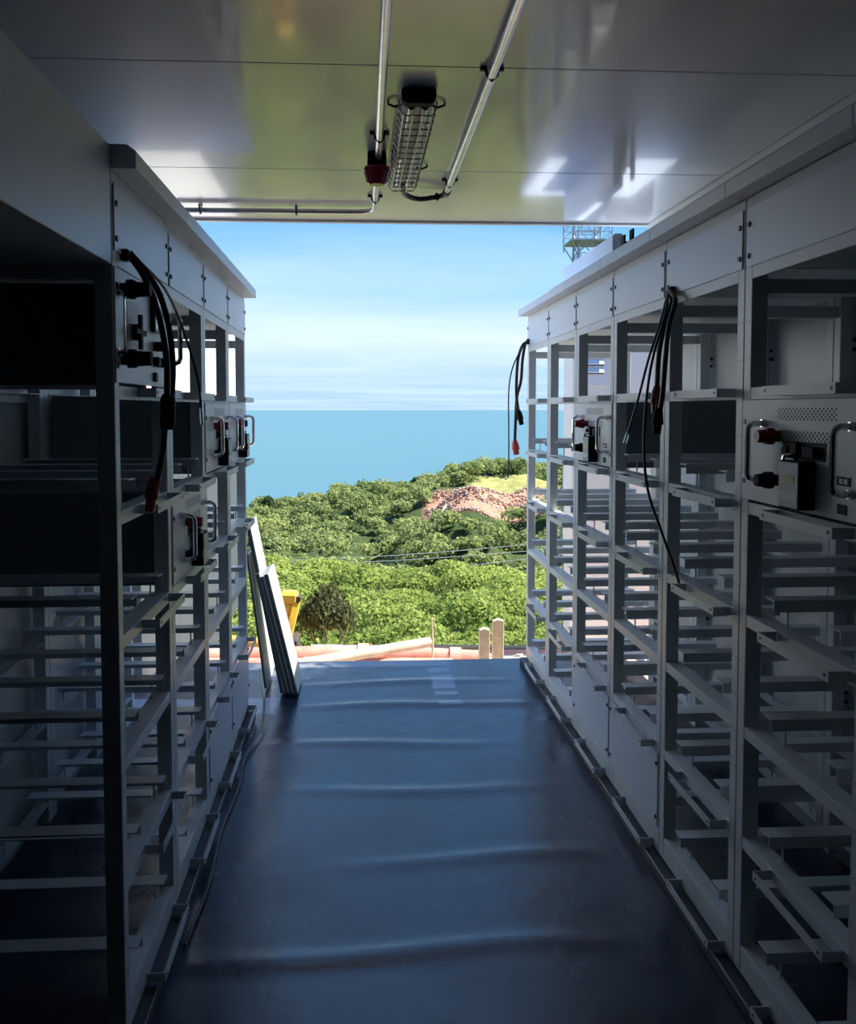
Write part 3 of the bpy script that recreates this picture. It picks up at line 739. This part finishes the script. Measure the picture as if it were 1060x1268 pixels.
YK = np.array([8.6, 10.5, 14, 22, 32, 45, 54, 66, 85, 100, 118, 135, 160, 190, 215, 250, 330, 420.])
PROF = {-1.3: [800, 815, 800, 765, 740, 725, 725, 750, 745, 735, 725, 715, 700, 690, 690, 720, 960, 1100],
        -0.12: [800, 822, 802, 765, 735, 712, 705, 738, 722, 702, 685, 668, 650, 632, 624, 650, 900, 1100],
        0.03: [800, 822, 802, 765, 735, 710, 700, 742, 738, 710, 672, 650, 628, 606, 600, 640, 880, 1100],
        0.18: [800, 822, 802, 765, 735, 712, 700, 750, 745, 715, 655, 640, 606, 585, 572, 610, 860, 1080],
        0.45: [800, 815, 800, 760, 728, 700, 690, 720, 705, 680, 640, 620, 590, 572, 562, 600, 840, 1080],
        1.4: [800, 810, 790, 740, 700, 660, 640, 640, 630, 620, 605, 595, 585, 575, 570, 600, 840, 1080]}
TK = np.array(sorted(PROF)); EK = np.array([-(np.array(PROF[t_]) - 506.0) / 1119.0 * YK for t_ in TK])
BH = np.interp(YK, [8.6, 10.5, 14, 18, 45, 70, 420], [0.05, 0.5, 0.65, 1.1, 1.5, 2.2, 2.6])


def nz2(x, y):
    return (np.sin(x * 0.21 + 1.3 * np.sin(y * 0.11)) * np.cos(y * 0.17 + 0.9 * np.sin(x * 0.09 + 2)) + 0.5 * np.sin(x * 0.43 + y * 0.31 + 1.7) * np.cos(y * 0.39 - x * 0.2))


def terrain_z(x, y):
    x = np.asarray(x, float); y = np.asarray(y, float); t_ = x / y
    e = np.array([np.interp(y, YK, EK[i] - BH) for i in range(len(TK))])
    idx = np.clip(np.searchsorted(TK, t_) - 1, 0, len(TK) - 2)
    a = np.clip((t_ - TK[idx]) / (TK[idx + 1] - TK[idx]), 0, 1); a = a * a * (3 - 2 * a)
    ar = np.arange(len(y)) if y.ndim else 0
    e0 = np.take_along_axis(e, idx[None], 0)[0]; e1 = np.take_along_axis(e, (idx + 1)[None], 0)[0]
    px = 443.2 + 1119 * t_
    lift = np.clip((px - 505) / 40, 0, 1) * np.clip((y - 100) / 22, 0, 1) * np.clip((178 - y) / 14, 0, 1) * 3.9
    return EYE.z + e0 * (1 - a) + e1 * a + lift + nz2(x, y) * np.interp(y, [8.6, 14, 40, 80, 110, 180, 205, 260], [0, 0.1, 0.5, 1.2, 2.4, 2.4, 1.3, 1.2])


nt_, ny_ = 150, 170
yy = 8.27 * (420 / 8.27) ** (np.arange(ny_ + 1) / ny_)
tt = np.sign(np.linspace(-1, 1, nt_ + 1)) * 1.4 * np.abs(np.linspace(-1, 1, nt_ + 1)) ** 1.35
YYg, TTg = np.meshgrid(yy, tt, indexing='ij'); XXg = (YYg * TTg).ravel(); YYf = YYg.ravel()
ZZ = terrain_z(XXg, YYf)
# near the site edge the slope starts level with the platform
bench = np.interp(YYf, [8.27, 8.38, 8.7, 12.8], [GZ - 0.02, GZ - 0.05, -2.0, -2.02])
ZZ = np.where(YYf < 12.8, bench, ZZ)
verts = np.stack([XXg, YYf, ZZ], 1)
a = (np.arange(ny_)[:, None] * (nt_ + 1) + np.arange(nt_)[None]).ravel()
faces = np.stack([a, a + 1, a + nt_ + 2, a + nt_ + 1], 1)


def np_mesh(name, verts, faces, matname, tint=None):
    me = bpy.data.meshes.new(name); k = faces.shape[1]
    me.vertices.add(len(verts)); me.vertices.foreach_set('co', verts.astype(np.float32).ravel())
    me.loops.add(faces.size); me.loops.foreach_set('vertex_index', faces.astype(np.int32).ravel())
    me.polygons.add(len(faces)); me.polygons.foreach_set('loop_start', np.arange(0, faces.size, k, dtype=np.int32))
    me.update(calc_edges=True)
    if tint is not None:
        at_ = me.attributes.new('tint', 'FLOAT', 'POINT'); at_.data.foreach_set('value', tint.astype(np.float32))
    me.materials.append(M[matname]); return me


def bare(x, y):
    """cut slope of red rubble on the far hill, 1 inside"""
    px = 443.2 + 1119 * x / y
    c0 = np.interp(y, [116, 122, 150, 160], [575, 545, 518, 560]); 
    return (px > c0) & (y > 121) & (y < 147) & (px < 720)


def grass(x, y):
    px = 443.2 + 1119 * x / y
    return (px > np.interp(y, [147, 163], [575, 592])) & (y >= 147) & (y < 163) & (px < 700)


cm = bpy.data.materials.new('hill_ground'); cm.use_nodes = True
t = cm.node_tree; b = t.nodes['Principled BSDF']; b.inputs['Roughness'].default_value = 0.95; b.inputs['Specular IOR Level'].default_value = 0.1
an = t.nodes.new('ShaderNodeAttribute'); an.attribute_name = 'cover'
nn = t.nodes.new('ShaderNodeTexNoise'); nn.inputs['Scale'].default_value = 0.9; nn.inputs['Detail'].default_value = 6
tcn = t.nodes.new('ShaderNodeTexCoord'); t.links.new(tcn.outputs['Object'], nn.inputs['Vector'])
mxx = t.nodes.new('ShaderNodeMixRGB'); mxx.blend_type = 'MULTIPLY'; mxx.inputs[0].default_value = 0.7
rr_ = t.nodes.new('ShaderNodeMapRange'); rr_.inputs[1].default_value = 0.3; rr_.inputs[2].default_value = 0.7; rr_.inputs[3].default_value = 0.55; rr_.inputs[4].default_value = 1.25
t.links.new(nn.outputs[0], rr_.inputs[0]); t.links.new(an.outputs['Color'], mxx.inputs[1]); t.links.new(rr_.outputs[0], mxx.inputs[2]); t.links.new(mxx.outputs[0], b.inputs['Base Color'])
M['hill_ground'] = cm
me = np_mesh('hillside', verts, faces, 'hill_ground')
cov = np.tile(np.array([0.045, 0.070, 0.025, 1.0]), (len(verts), 1))
bm_, gm_ = bare(XXg, YYf), grass(XXg, YYf)
cov[bm_] = (0.40, 0.22, 0.15, 1); cov[gm_] = (0.27, 0.27, 0.10, 1); cov[YYf < 13.0] = (0.46, 0.32, 0.24, 1)
ca_ = me.color_attributes.new('cover', 'FLOAT_COLOR', 'POINT'); ca_.data.foreach_set('color', cov.astype(np.float32).ravel())
me.polygons.foreach_set('use_smooth', np.ones(len(faces), bool))
struct(inst('hillside', me), 'wooded hillside falling to the sea')
sea = MB(); R_ = 45000.0
sea.v = [(R_ * math.cos(k * math.pi / 32), R_ * math.sin(k * math.pi / 32), -88.0) for k in range(64)]; sea.f = [tuple(range(64))]
struct(sea.build('sea', 'sea_water'), 'calm turquoise-blue sea to the horizon')

# ------------------------------------------------------------------ vegetation


def leaf_quads(centres, normals, size, rng, aspect=0.6):
    """one rhombic leaf at each centre, roughly facing its normal"""
    n = len(centres)
    nrm = normals + rng.normal(0, 0.55, (n, 3)); nrm /= np.linalg.norm(nrm, axis=1)[:, None]
    u = np.cross(nrm, rng.normal(0, 1, (n, 3))); u /= np.linalg.norm(u, axis=1)[:, None]
    w = np.cross(nrm, u); s_ = (size * rng.uniform(0.6, 1.3, n))[:, None]
    v = np.stack([centres - u * s_, centres + w * s_ * aspect, centres + u * s_, centres - w * s_ * aspect], 1)
    return v.reshape(-1, 3)


def crown_points(n, rng, lumps=9, rad=(1, 1, 0.8)):
    """points on a lumpy crown: a cluster of overlapping balls"""
    lc = rng.normal(0, 1, (lumps, 3)); lc /= np.linalg.norm(lc, axis=1)[:, None]; lc *= rng.uniform(0.25, 0.62, (lumps, 1)); lc[:, 2] = np.abs(lc[:, 2]) * 0.9
    lr = rng.uniform(0.32, 0.5, lumps)
    k = rng.integers(0, lumps, n); dr = rng.normal(0, 1, (n, 3)); dr /= np.linalg.norm(dr, axis=1)[:, None]
    dr[:, 2] = np.where(dr[:, 2] < -0.35, -dr[:, 2], dr[:, 2])
    p = lc[k] + dr * (lr[k] * rng.uniform(0.75, 1.06, n))[:, None]
    return p * np.array(rad), dr, rng.uniform(0, 0.35, lumps)[k]


def bush_mesh(name, n, leaf, matname, seed, rad=(1, 1, 0.8), lumps=9):
    rg = np.random.default_rng(seed); p, d, tn = crown_points(n, rg, lumps, rad)
    v = leaf_quads(p, d, leaf, rg); f = np.arange(len(v)).reshape(-1, 4)
    tint = np.repeat(np.clip(0.25 + tn + rg.normal(0, 0.16, n), 0, 1), 4)
    return np_mesh(name, v, f, matname, tint)


# far woodland: uncountable canopy, one object
cand = []
gap = 3.0
for yv in np.arange(58, 246, 2.6):
    ts = np.arange(-0.42, 0.62, gap / yv)
    for tv in ts:
        cand.append((tv * yv + rng.uniform(-1.3, 1.3), yv + rng.uniform(-1.3, 1.3)))
cand = np.array(cand)
cand = cand[~bare(cand[:, 0], cand[:, 1]) & ~grass(cand[:, 0], cand[:, 1])]
keep = rng.uniform(0, 1, len(cand)) < 0.72
cand = cand[keep]
vis = (cand[:, 0] / cand[:, 1] > -0.20) & (cand[:, 0] / cand[:, 1] < 0.30)
lib = []
for s_ in range(8):
    rg = np.random.default_rng(100 + s_); lib.append(crown_points(430, rg, 9, (1, 1, 0.85)))
V = []; TI = []
cz = terrain_z(cand[:, 0], cand[:, 1])
for i, (cx_, cy_) in enumerate(cand):
    p, d, tn = lib[i % 8]
    m_ = len(p) if vis[i] else 70
    R = (1.5 + 2.3 * rng.uniform() ** 1.6) * (1.0 if cy_ < 160 else 1.05); an_ = rng.uniform(0, 6.28); ca, sa = math.cos(an_), math.sin(an_)
    rot = np.array([[ca, -sa, 0], [sa, ca, 0], [0, 0, 1]])
    pp = (p[:m_] @ rot.T) * np.array([R, R, R * rng.uniform(0.75, 1.1)]) + np.array([cx_, cy_, cz[i] + 0.35 * R]); dd = d[:m_] @ rot.T
    lf = (0.23 if cy_ < 130 else 0.28) * (1.0 if vis[i] else 2.4)
    V.append(leaf_quads(pp, dd, lf, rng, 0.7)); bt = rng.uniform(0.0, 0.35) + 0.28 * (0.5 + 0.5 * math.sin(cx_ * 0.17 + 1.7 * math.sin(cy_ * 0.06)) * math.cos(cy_ * 0.11))
    TI.append(np.repeat(np.clip(bt + tn[:m_] + rng.normal(0, 0.14, m_), 0, 1), 4))
V = np.concatenate(V); TI = np.concatenate(TI)
o = inst('woodland_canopy', np_mesh('woodland_canopy', V, np.arange(len(V)).reshape(-1, 4), 'leaf_hill', TI))
tag(o, 'dense green scrub covering the far hillside above the sea', 'scrub', kind='stuff')

# near slope shrubs: single things sharing a few meshes
near_m = [bush_mesh('shrub_leaves', 3200, 0.046, 'leaf_bright', 20 + i) for i in range(4)]
far_m = [bush_mesh('shrub_leaves', 2400, 0.050, 'leaf_bright', 40 + i) for i in range(3)]
cnt = 0
for yv in (13.2, 14.2, 16.2, 18.6, 21.5, 25, 29, 33.5, 38.5, 44, 50):
    R = float(np.interp(yv, [9.3, 11, 20, 50], [0.42, 0.62, 1.05, 2.1]))
    for tv in np.arange(-0.26, 0.40, 1.25 * R / yv):
        xx = tv * yv + random.uniform(-0.35, 0.35) * R; y_ = yv + random.uniform(-0.5, 0.5) * R
        px = 443.2 + 1119 * xx / y_
        if y_ < 12.9: y_ = 12.9
        rr = R * random.uniform(0.8, 1.25)
        z_ = float(terrain_z(np.array([xx]), np.array([y_]))[0])
        o = inst('shrub', random.choice(near_m if yv < 24 else far_m), None, (xx, y_, z_ + 0.25 * rr), (0, 0, random.uniform(0, 6.28)), (rr, rr, rr * random.uniform(0.8, 1.15)))
        ln = 0 if yv < 15 else 1 if yv < 27 else 2
        tag(o, ('low bright green shrub right behind the red pipes', 'yellow-green leafy shrub midway down the near slope', 'larger green shrub far down the near slope, before the dark valley')[ln], 'shrub',
            ('shrubs behind the pipes', 'shrubs midway down the near slope', 'shrubs before the valley')[ln]); cnt += 1
print('near shrubs', cnt, 'far canopy', len(cand))

# grey-olive bush by the excavator
p = at(408, 800, 10.4)
ob = tag(empty('olive_bush', (p.x, p.y, -2.0)), 'dark grey-olive bush beside the yellow excavator arm', 'bush')
inst('foliage', bush_mesh('foliage', 3600, 0.062, 'leaf_olive', 77, lumps=11), ob, (0, 0, 1.10), (0, 0, 0), (0.44, 0.44, 0.66))
q = MB()
for k in range(7):
    an_ = k * 0.9; q.tube([(0.03 * math.cos(an_), 0.03 * math.sin(an_), -0.1), (0.12 * math.cos(an_), 0.12 * math.sin(an_), 0.75), (0.3 * math.cos(an_), 0.3 * math.sin(an_), 1.3)], [0.012, 0.010, 0.005], 5)
q.build('stems', 'bark', ob)
# trees on the skyline
for i, (px, py, Y, h, lab) in enumerate((
        (333, 628, 196, 4.6, 'dark lone tree at the left end of the hill skyline'),
        (322, 632, 198, 3.0, 'small dark tree left of the lone skyline tree'),
        (372, 618, 205, 3.0, 'low dark tree on the skyline right of the lone tree'),
        (418, 606, 212, 3.6, 'dark treetop on the left hump of the skyline'),
        (513, 596, 215, 3.4, 'dark treetop at the skyline saddle above the bare cut'),
        (556, 587, 218, 4.4, 'dark spreading treetop on the skyline left of the cable plug'),
        (592, 590, 200, 3.6, 'round dark tree on the ridge above the grassy patch'),
        (618, 580, 212, 3.6, 'dark tree near the red plug on the ridge line'))):
    p = at(px, py, Y)
    tr_ = tag(empty('tree', (p.x, p.y, p.z - 2.5)), lab, 'tree', 'dark trees on the skyline')
    inst('crown', bush_mesh('crown', 420, 0.16, 'leaf_dark', 300 + i, rad=(1, 1, 1.1), lumps=6), tr_, (0, 0, h * 0.62), (0, 0, 0), (h * 0.42, h * 0.42, h * 0.48))
    MB().tube([(0, 0, -1.5), (0.1, 0, h * 0.3), (0, 0.1, h * 0.7)], [0.22, 0.16, 0.08], 6).build('trunk', 'bark', tr_)
# rubble on the cut
bx = []; bx_n = 0
RV = []; RF = []
cube = np.array([(-1, -1, -1), (1, -1, -1), (1, 1, -1), (-1, 1, -1), (-1, -1, 1), (1, -1, 1), (1, 1, 1), (-1, 1, 1)], float)
cf = np.array([(0, 3, 2, 1), (4, 5, 6, 7), (0, 1, 5, 4), (1, 2, 6, 5), (2, 3, 7, 6), (3, 0, 4, 7)])
pts_ = np.stack([rng.uniform(8, 36, 14000), rng.uniform(121, 147, 14000)], 1); pts_ = pts_[bare(pts_[:, 0], pts_[:, 1])][:5200]
pz = terrain_z(pts_[:, 0], pts_[:, 1])
for i, (x_, y_) in enumerate(pts_):
    s_ = rng.uniform(0.05, 0.20); vv = cube * s_ * rng.uniform(0.6, 1.1, 3) + rng.normal(0, 0.12 * s_, (8, 3)); an_ = rng.uniform(0, 6.28)
    vv = vv @ np.array([[math.cos(an_), -math.sin(an_), 0], [math.sin(an_), math.cos(an_), 0], [0, 0, 1]]) + np.array([x_, y_, pz[i] + 0.05])
    RV.append(vv); RF.append(cf + 8 * i)
o = inst('rubble', np_mesh('rubble', np.concatenate(RV), np.concatenate(RF), 'rock'))
tag(o, 'reddish stone rubble on the bare cut in the hillside', 'rubble', kind='stuff')
# drainage kerb down the left side of the cut
q = tag(empty('drain_channel', tuple(at(530, 632, 120))), 'straight concrete drain edge along the left of the rubble cut', 'drain')
pl = [at(px, py, Y) for px, py, Y in ((530, 636, 122), (541, 626, 128), (552, 616, 135), (561, 609, 141), (569, 603, 147))]
for off in (0, 1.3):
    MB().tube([Vector((p.x + off, p.y, float(terrain_z(np.array([p.x + off]), np.array([p.y]))[0]) + 0.12)) - q.location for p in pl], 0.16, 6).build('kerb', 'concrete', q)

# ------------------------------------------------------------------ site things beyond the floor edge


def pipe_thing(label, pts, rad, m_, rings=(), name='site_pipe'):
    r = tag(empty(name, tuple(pts[0])), label, 'pipe')
    P = [Vector(p) for p in pts]; P = spline(P, 4) if len(P) > 2 else P
    MB().tube([p - r.location for p in P], rad, 12).build('pipe', m_, r, smooth=True)
    for k in rings:
        a_ = P[int(k * (len(P) - 1))] if len(P) > 2 else P[0].lerp(P[1], k); d = (P[-1] - P[0]).normalized()
        MB().cyl(a_ - d * 0.05 - r.location, a_ + d * 0.05 - r.location, rad * 1.22, n=12).build('coupling', m_, r, smooth=True)
    return r


zc = lambda px, py, Y: tuple(at(px, py, Y))
pipe_thing('thick weathered red pipe lying at the site edge, behind the other', [zc(180, 812, 7.9), zc(310, 812, 7.9), zc(450, 809, 7.95), zc(530, 812, 7.9), zc(596, 816, 7.8)], 0.075, 'red_pipe', (0.55, 0.9))
pipe_thing('thinner red pipe lying in front just beyond the floor edge', [zc(160, 822, 7.4), zc(330, 822, 7.4), zc(560, 822, 7.4)], 0.05, 'red_pipe', (0.7,))
pipe_thing('faded red pipe running right behind the wooden posts', [zc(600, 811, 8.1), zc(760, 812, 8.1), zc(900, 815, 8.1)], 0.05, 'red_pipe')
pipe_thing('second faded pipe behind the wooden posts, lower', [zc(618, 818, 7.8), zc(900, 823, 7.8)], 0.035, 'pale_pole')
pipe_thing('thin grey-green rail along the site edge behind the pipes', [zc(385, 801, 8.2), zc(520, 801, 8.2), zc(660, 802, 8.2), zc(900, 805, 8.2)], 0.022, 'green_pipe', name='edge_rail')
pipe_thing('pale long pole propped across the red pipes', [zc(340, 828, 7.0), zc(532, 795, 7.6)], 0.045, 'pale_pole', name='propped_pole')
for lab, px, pyt, Y, wd_ in (('shorter rough wooden post, left of the pair', 599, 779, 7.0, 0.080), ('taller rough wooden post, right of the pair', 616, 768, 7.15, 0.088)):
    p = at(px, pyt, Y)
    tag(MB().prism([(-wd_ / 2, GZ - 0.05), (wd_ / 2, GZ - 0.05), (wd_ / 2 + 0.006, p.z), (0, p.z + 0.012), (-wd_ / 2 + 0.004, p.z - 0.004)], 1, -0.03, 0.03).build('wooden_post', 'wood_post', None, (p.x, p.y, 0), bevel=0.004), lab, 'post', 'wooden posts at the site edge')
p = at(535, 765, 7.7)
tag(MB().tube([(0, 0, GZ - 0.05), (0.008, 0, 0.5 * (GZ + p.z)), (0, 0, p.z)], [0.012, 0.010, 0.007], 6).build('thin_stick', 'pale_pole', None, (p.x, p.y, 0)), 'thin upright stick at the end of the pale pole', 'stick')
for i in range(26):
    xx = random.uniform(-1.3, 1.6); yv = random.uniform(6.7, 8.4); s_ = random.uniform(0.02, 0.055)
    q = MB(); q.box(-s_, s_, -s_ * .8, s_ * .8, -s_ * .5, s_ * .6)
    q.v = [(v_[0] + random.uniform(-.3, .3) * s_, v_[1] + random.uniform(-.3, .3) * s_, v_[2] + random.uniform(-.3, .3) * s_) for v_ in q.v]
    tag(q.build('stone', 'concrete', None, (xx, yv, GZ + 0.3 * s_), (0, 0, random.uniform(0, 3))), 'small pale stone on the red soil by the pipes', 'stone', 'stones on the site soil')

# excavator on the bench below
ex0 = Vector((-2.35, 11.4, -2.0))
ex = tag(empty('excavator', ex0), 'small yellow excavator with bent arm beyond the leaning boards', 'excavator')
for s_ in (-0.45, 0.45):
    MB().prism([(-0.75, 0.12), (-0.62, 0), (0.62, 0), (0.75, 0.12), (0.75, 0.24), (0.62, 0.36), (-0.62, 0.36), (-0.75, 0.24)], 1, s_ - 0.13, s_ + 0.13).build('track', 'track_steel', ex, bevel=0.02)
MB().box(-0.75, 0.35, -0.5, 0.5, 0.40, 0.95).build('body', 'yellow_paint', ex, bevel=0.05)
cb = MB().box(-0.35, 0.40, -0.02, 0.48, 0.96, 1.55).build('cab', 'yellow_paint', ex, bevel=0.04)
MB().box(-0.25, 0.412, -0.032, 0.40, 1.10, 1.48).build('cab_window', 'window_glass', cb)
el = at(358, 743, 9.9) - ex0; kn = at(336, 806, 10.1) - ex0; bu = at(354, 803, 9.8) - ex0
MB().bar((0.35, -0.15, 0.75), kn, 0.20, 0.24).build('boom_base', 'yellow_paint', ex, bevel=0.02)
bm2 = MB().bar(kn, el + Vector((-0.03, 0, 0)), 0.17, 0.20, up=(0, 1, 0)).build('boom', 'yellow_paint', ex, bevel=0.02)
MB().bar(el + Vector((-0.10, 0, 0.04)), el + Vector((0.10, 0, 0.03)), 0.20, 0.13).build('elbow', 'yellow_paint', ex, bevel=0.03)
st = MB().bar(el + Vector((0.09, 0, 0.02)), bu + Vector((0.02, 0, 0.10)), 0.09, 0.14, up=(0, 1, 0)).build('stick', 'yellow_paint', ex, bevel=0.015)
MB().cyl(el + Vector((0.10, -0.09, 0.02)), el + Vector((0.10, 0.09, 0.02)), 0.035, n=10).build('pivot_pin', 'track_steel', ex)
MB().prism([(-0.10, 0.12), (0.14, 0.14), (0.16, -0.05), (0.06, -0.20), (-0.12, -0.16)], 1, -0.18, 0.18).build('bucket', 'track_steel', ex, tuple(bu), bevel=0.015)

# lattice mast on the hill to the right
tY = 78.0; tb_ = at(724, 640, tY); tw = tag(empty('lattice_mast', (tb_.x, tb_.y, tb_.z)), 'grey steel lattice antenna mast above the right racks', 'mast')
zp = at(724, 300, tY).z - tb_.z; ztop = zp + 6.5; hw0, hw1 = 1.75, 0.95


def hwid(z): return hw0 + (hw1 - hw0) * min(z / zp, 1.0)


for sx in (-1, 1):
    for sy in (-1, 1):
        MB().tube([(sx * hw0, sy * hw0, -3), (sx * hw1, sy * hw1, zp), (sx * hw1 * .9, sy * hw1 * .9, ztop)], 0.10, 6).build('mast_leg', 'tower_steel', tw)
q = MB(); z = 0.0
while z < ztop - 0.5:
    h = 1.9; a_, b_ = hwid(z), hwid(z + h)
    for (ax, ay), (bx_, by_) in (((-1, -1), (1, -1)), ((1, -1), (1, 1)), ((1, 1), (-1, 1)), ((-1, 1), (-1, -1))):
        q.bar((ax * a_, ay * a_, z), (bx_ * b_, by_ * b_, z + h), 0.07, 0.07); q.bar((bx_ * a_, by_ * a_, z), (ax * b_, ay * b_, z + h), 0.07, 0.07); q.bar((ax * b_, ay * b_, z + h), (bx_ * b_, by_ * b_, z + h), 0.07, 0.07)
    z += h
q.build('lattice_bracing', 'tower_steel', tw)
pf_ = MB().box(-1.75, 1.75, -1.75, 1.75, zp - 0.12, zp).build('platform', 'tower_steel', tw)
q = MB()
for sx in (-1, 1):
    for sy in (-1, 1):
        q.bar((sx * 1.7, sy * 1.7, zp - 0.1), (sx * 1.0, sy * 1.0, zp - 1.5), 0.08, 0.08)
        q.bar((sx * 1.7, sy * 1.7, zp), (sx * 1.7, sy * 1.7, zp + 3.2), 0.06, 0.06)
for hh_ in (0.6, 1.2, 2.2, 3.2):
    for (ax, ay), (bx_, by_) in (((-1, -1), (1, -1)), ((1, -1), (1, 1)), ((1, 1), (-1, 1)), ((-1, 1), (-1, -1))):
        q.bar((ax * 1.7, ay * 1.7, zp + hh_), (bx_ * 1.7, by_ * 1.7, zp + hh_), 0.05, 0.05)
q.build('platform_rail', 'tower_steel', pf_)
for sx, zl in ((-2.05, -0.9), (1.95, 0.1)):
    MB().cyl((sx, 0, zp + zl), (sx, 0, zp + 3.2), 0.05, n=6).build('antenna_rod', 'tower_steel', tw)
    MB().bar((sx, 0, zp + 1.3), (math.copysign(1.7, sx), 0, zp + 1.3), 0.05, 0.05).build('rod_arm', 'tower_steel', tw)

# power lines over the valley between two poles
pA = at(150, 716, 74); pB = at(1010, 640, 74)
for lab, p in (('wooden power pole left of the valley', pA), ('wooden power pole right of the valley', pB)):
    zg = float(terrain_z(np.array([p.x]), np.array([p.y]))[0])
    u_ = tag(empty('power_pole', (p.x, p.y, zg)), lab, 'pole', 'power poles across the valley')
    MB().tube([(0, 0, -1), (0, 0, p.z - zg + 2.2)], [0.16, 0.11], 8).build('pole', 'bark', u_)
    MB().box(-0.08, 0.08, -0.9, 0.9, p.z - zg + 1.5, p.z - zg + 1.65).build('crossarm', 'bark', u_)
for lab, dz0, dz1, sag, dyv in (('upper thin power line crossing the dark valley', 1.5, 1.5, 1.6, -0.6), ('lower thin power line crossing the dark valley', 0.0, 0.6, 1.9, 0.6), ('third thin power line across the valley trees', 0.9, 0.1, 1.2, 0.0)):
    a_, b_ = pA + Vector((0, dyv, dz0)), pB + Vector((0, dyv, dz1))
    pts = [a_.lerp(b_, k / 24) - Vector((0, 0, sag * 4 * (k / 24) * (1 - k / 24))) for k in range(25)]
    o = tag(empty('power_line', tuple(a_)), lab, 'power line', 'power lines')
    MB().tube([p - a_ for p in pts], 0.030, 5).build('wire', 'line_cable', o)

# white cabinet seen through the racks; left screen added for sky glare
rc = tag(empty('white_cabinet', (1.92, 8.0, GZ)), 'white outdoor cabinet with louvred panel, seen through the right racks', 'cabinet')
MB().box(0.0, 1.9, 0.02, 0.37, 0, 3.18).build('body', 'white_wall', rc, bevel=0.01)
MB().box(-0.03, 1.93, -0.01, 0.38, 3.182, 3.24).build('roof_cap', 'white_wall', rc, bevel=0.01)
lv = MB().box(0.08, 0.31, 0.004, 0.0195, 2.44, 2.90).build('louvre_panel', 'panel_paint', rc, bevel=0.003)
for k in range(4):
    MB().prism([(-0.030, 0), (0.003, 0.042), (0.003, 0.030), (-0.024, -0.006)], 0, 0.115, 0.275).build('louvre_blade', 'panel_paint', lv, (0, 0, 2.56 + 0.075 * k))
    MB().box(0.112, 0.278, 0.0015, 0.0035, 2.545 + 0.075 * k, 2.588 + 0.075 * k).build('louvre_slot', 'slate_paint', lv)
lc_ = tag(empty('white_wall_screen', (-1.36, 5.7, GZ)), 'white site wall over a dark dado, glimpsed through the left upper openings', 'wall')
for k in range(4):
    MB().box(-0.06, 0.0, 1.2 * k + 0.004, 1.2 * k + 1.196, 2.03, 3.36).build('wall_sheet', 'white_wall', lc_, bevel=0.004)
    MB().box(-0.06, 0.0, 1.2 * k + 0.004, 1.2 * k + 1.196, 0, 2.026).build('dado_sheet', 'slate_paint', lc_, bevel=0.004)  # lower half coloured dark in place of the shaded hillside
MB().box(-0.10, 0.03, 0, 4.8, 3.362, 3.40).build('cap_rail', 'white_wall', lc_)

# unseen block added on the right to keep sun off the far racks
nb = tag(empty('site_building', (2.8, -5.0, GZ)), 'plain grey concrete building standing close along the cabin\'s right side', 'building')
MB().box(0, 3.2, 0, 11.25, 0, 3.8).build('walls', 'concrete', nb, bevel=0.01)
MB().box(-0.06, 3.3, -0.1, 11.31, 3.802, 3.88).build('roof_slab', 'concrete', nb)
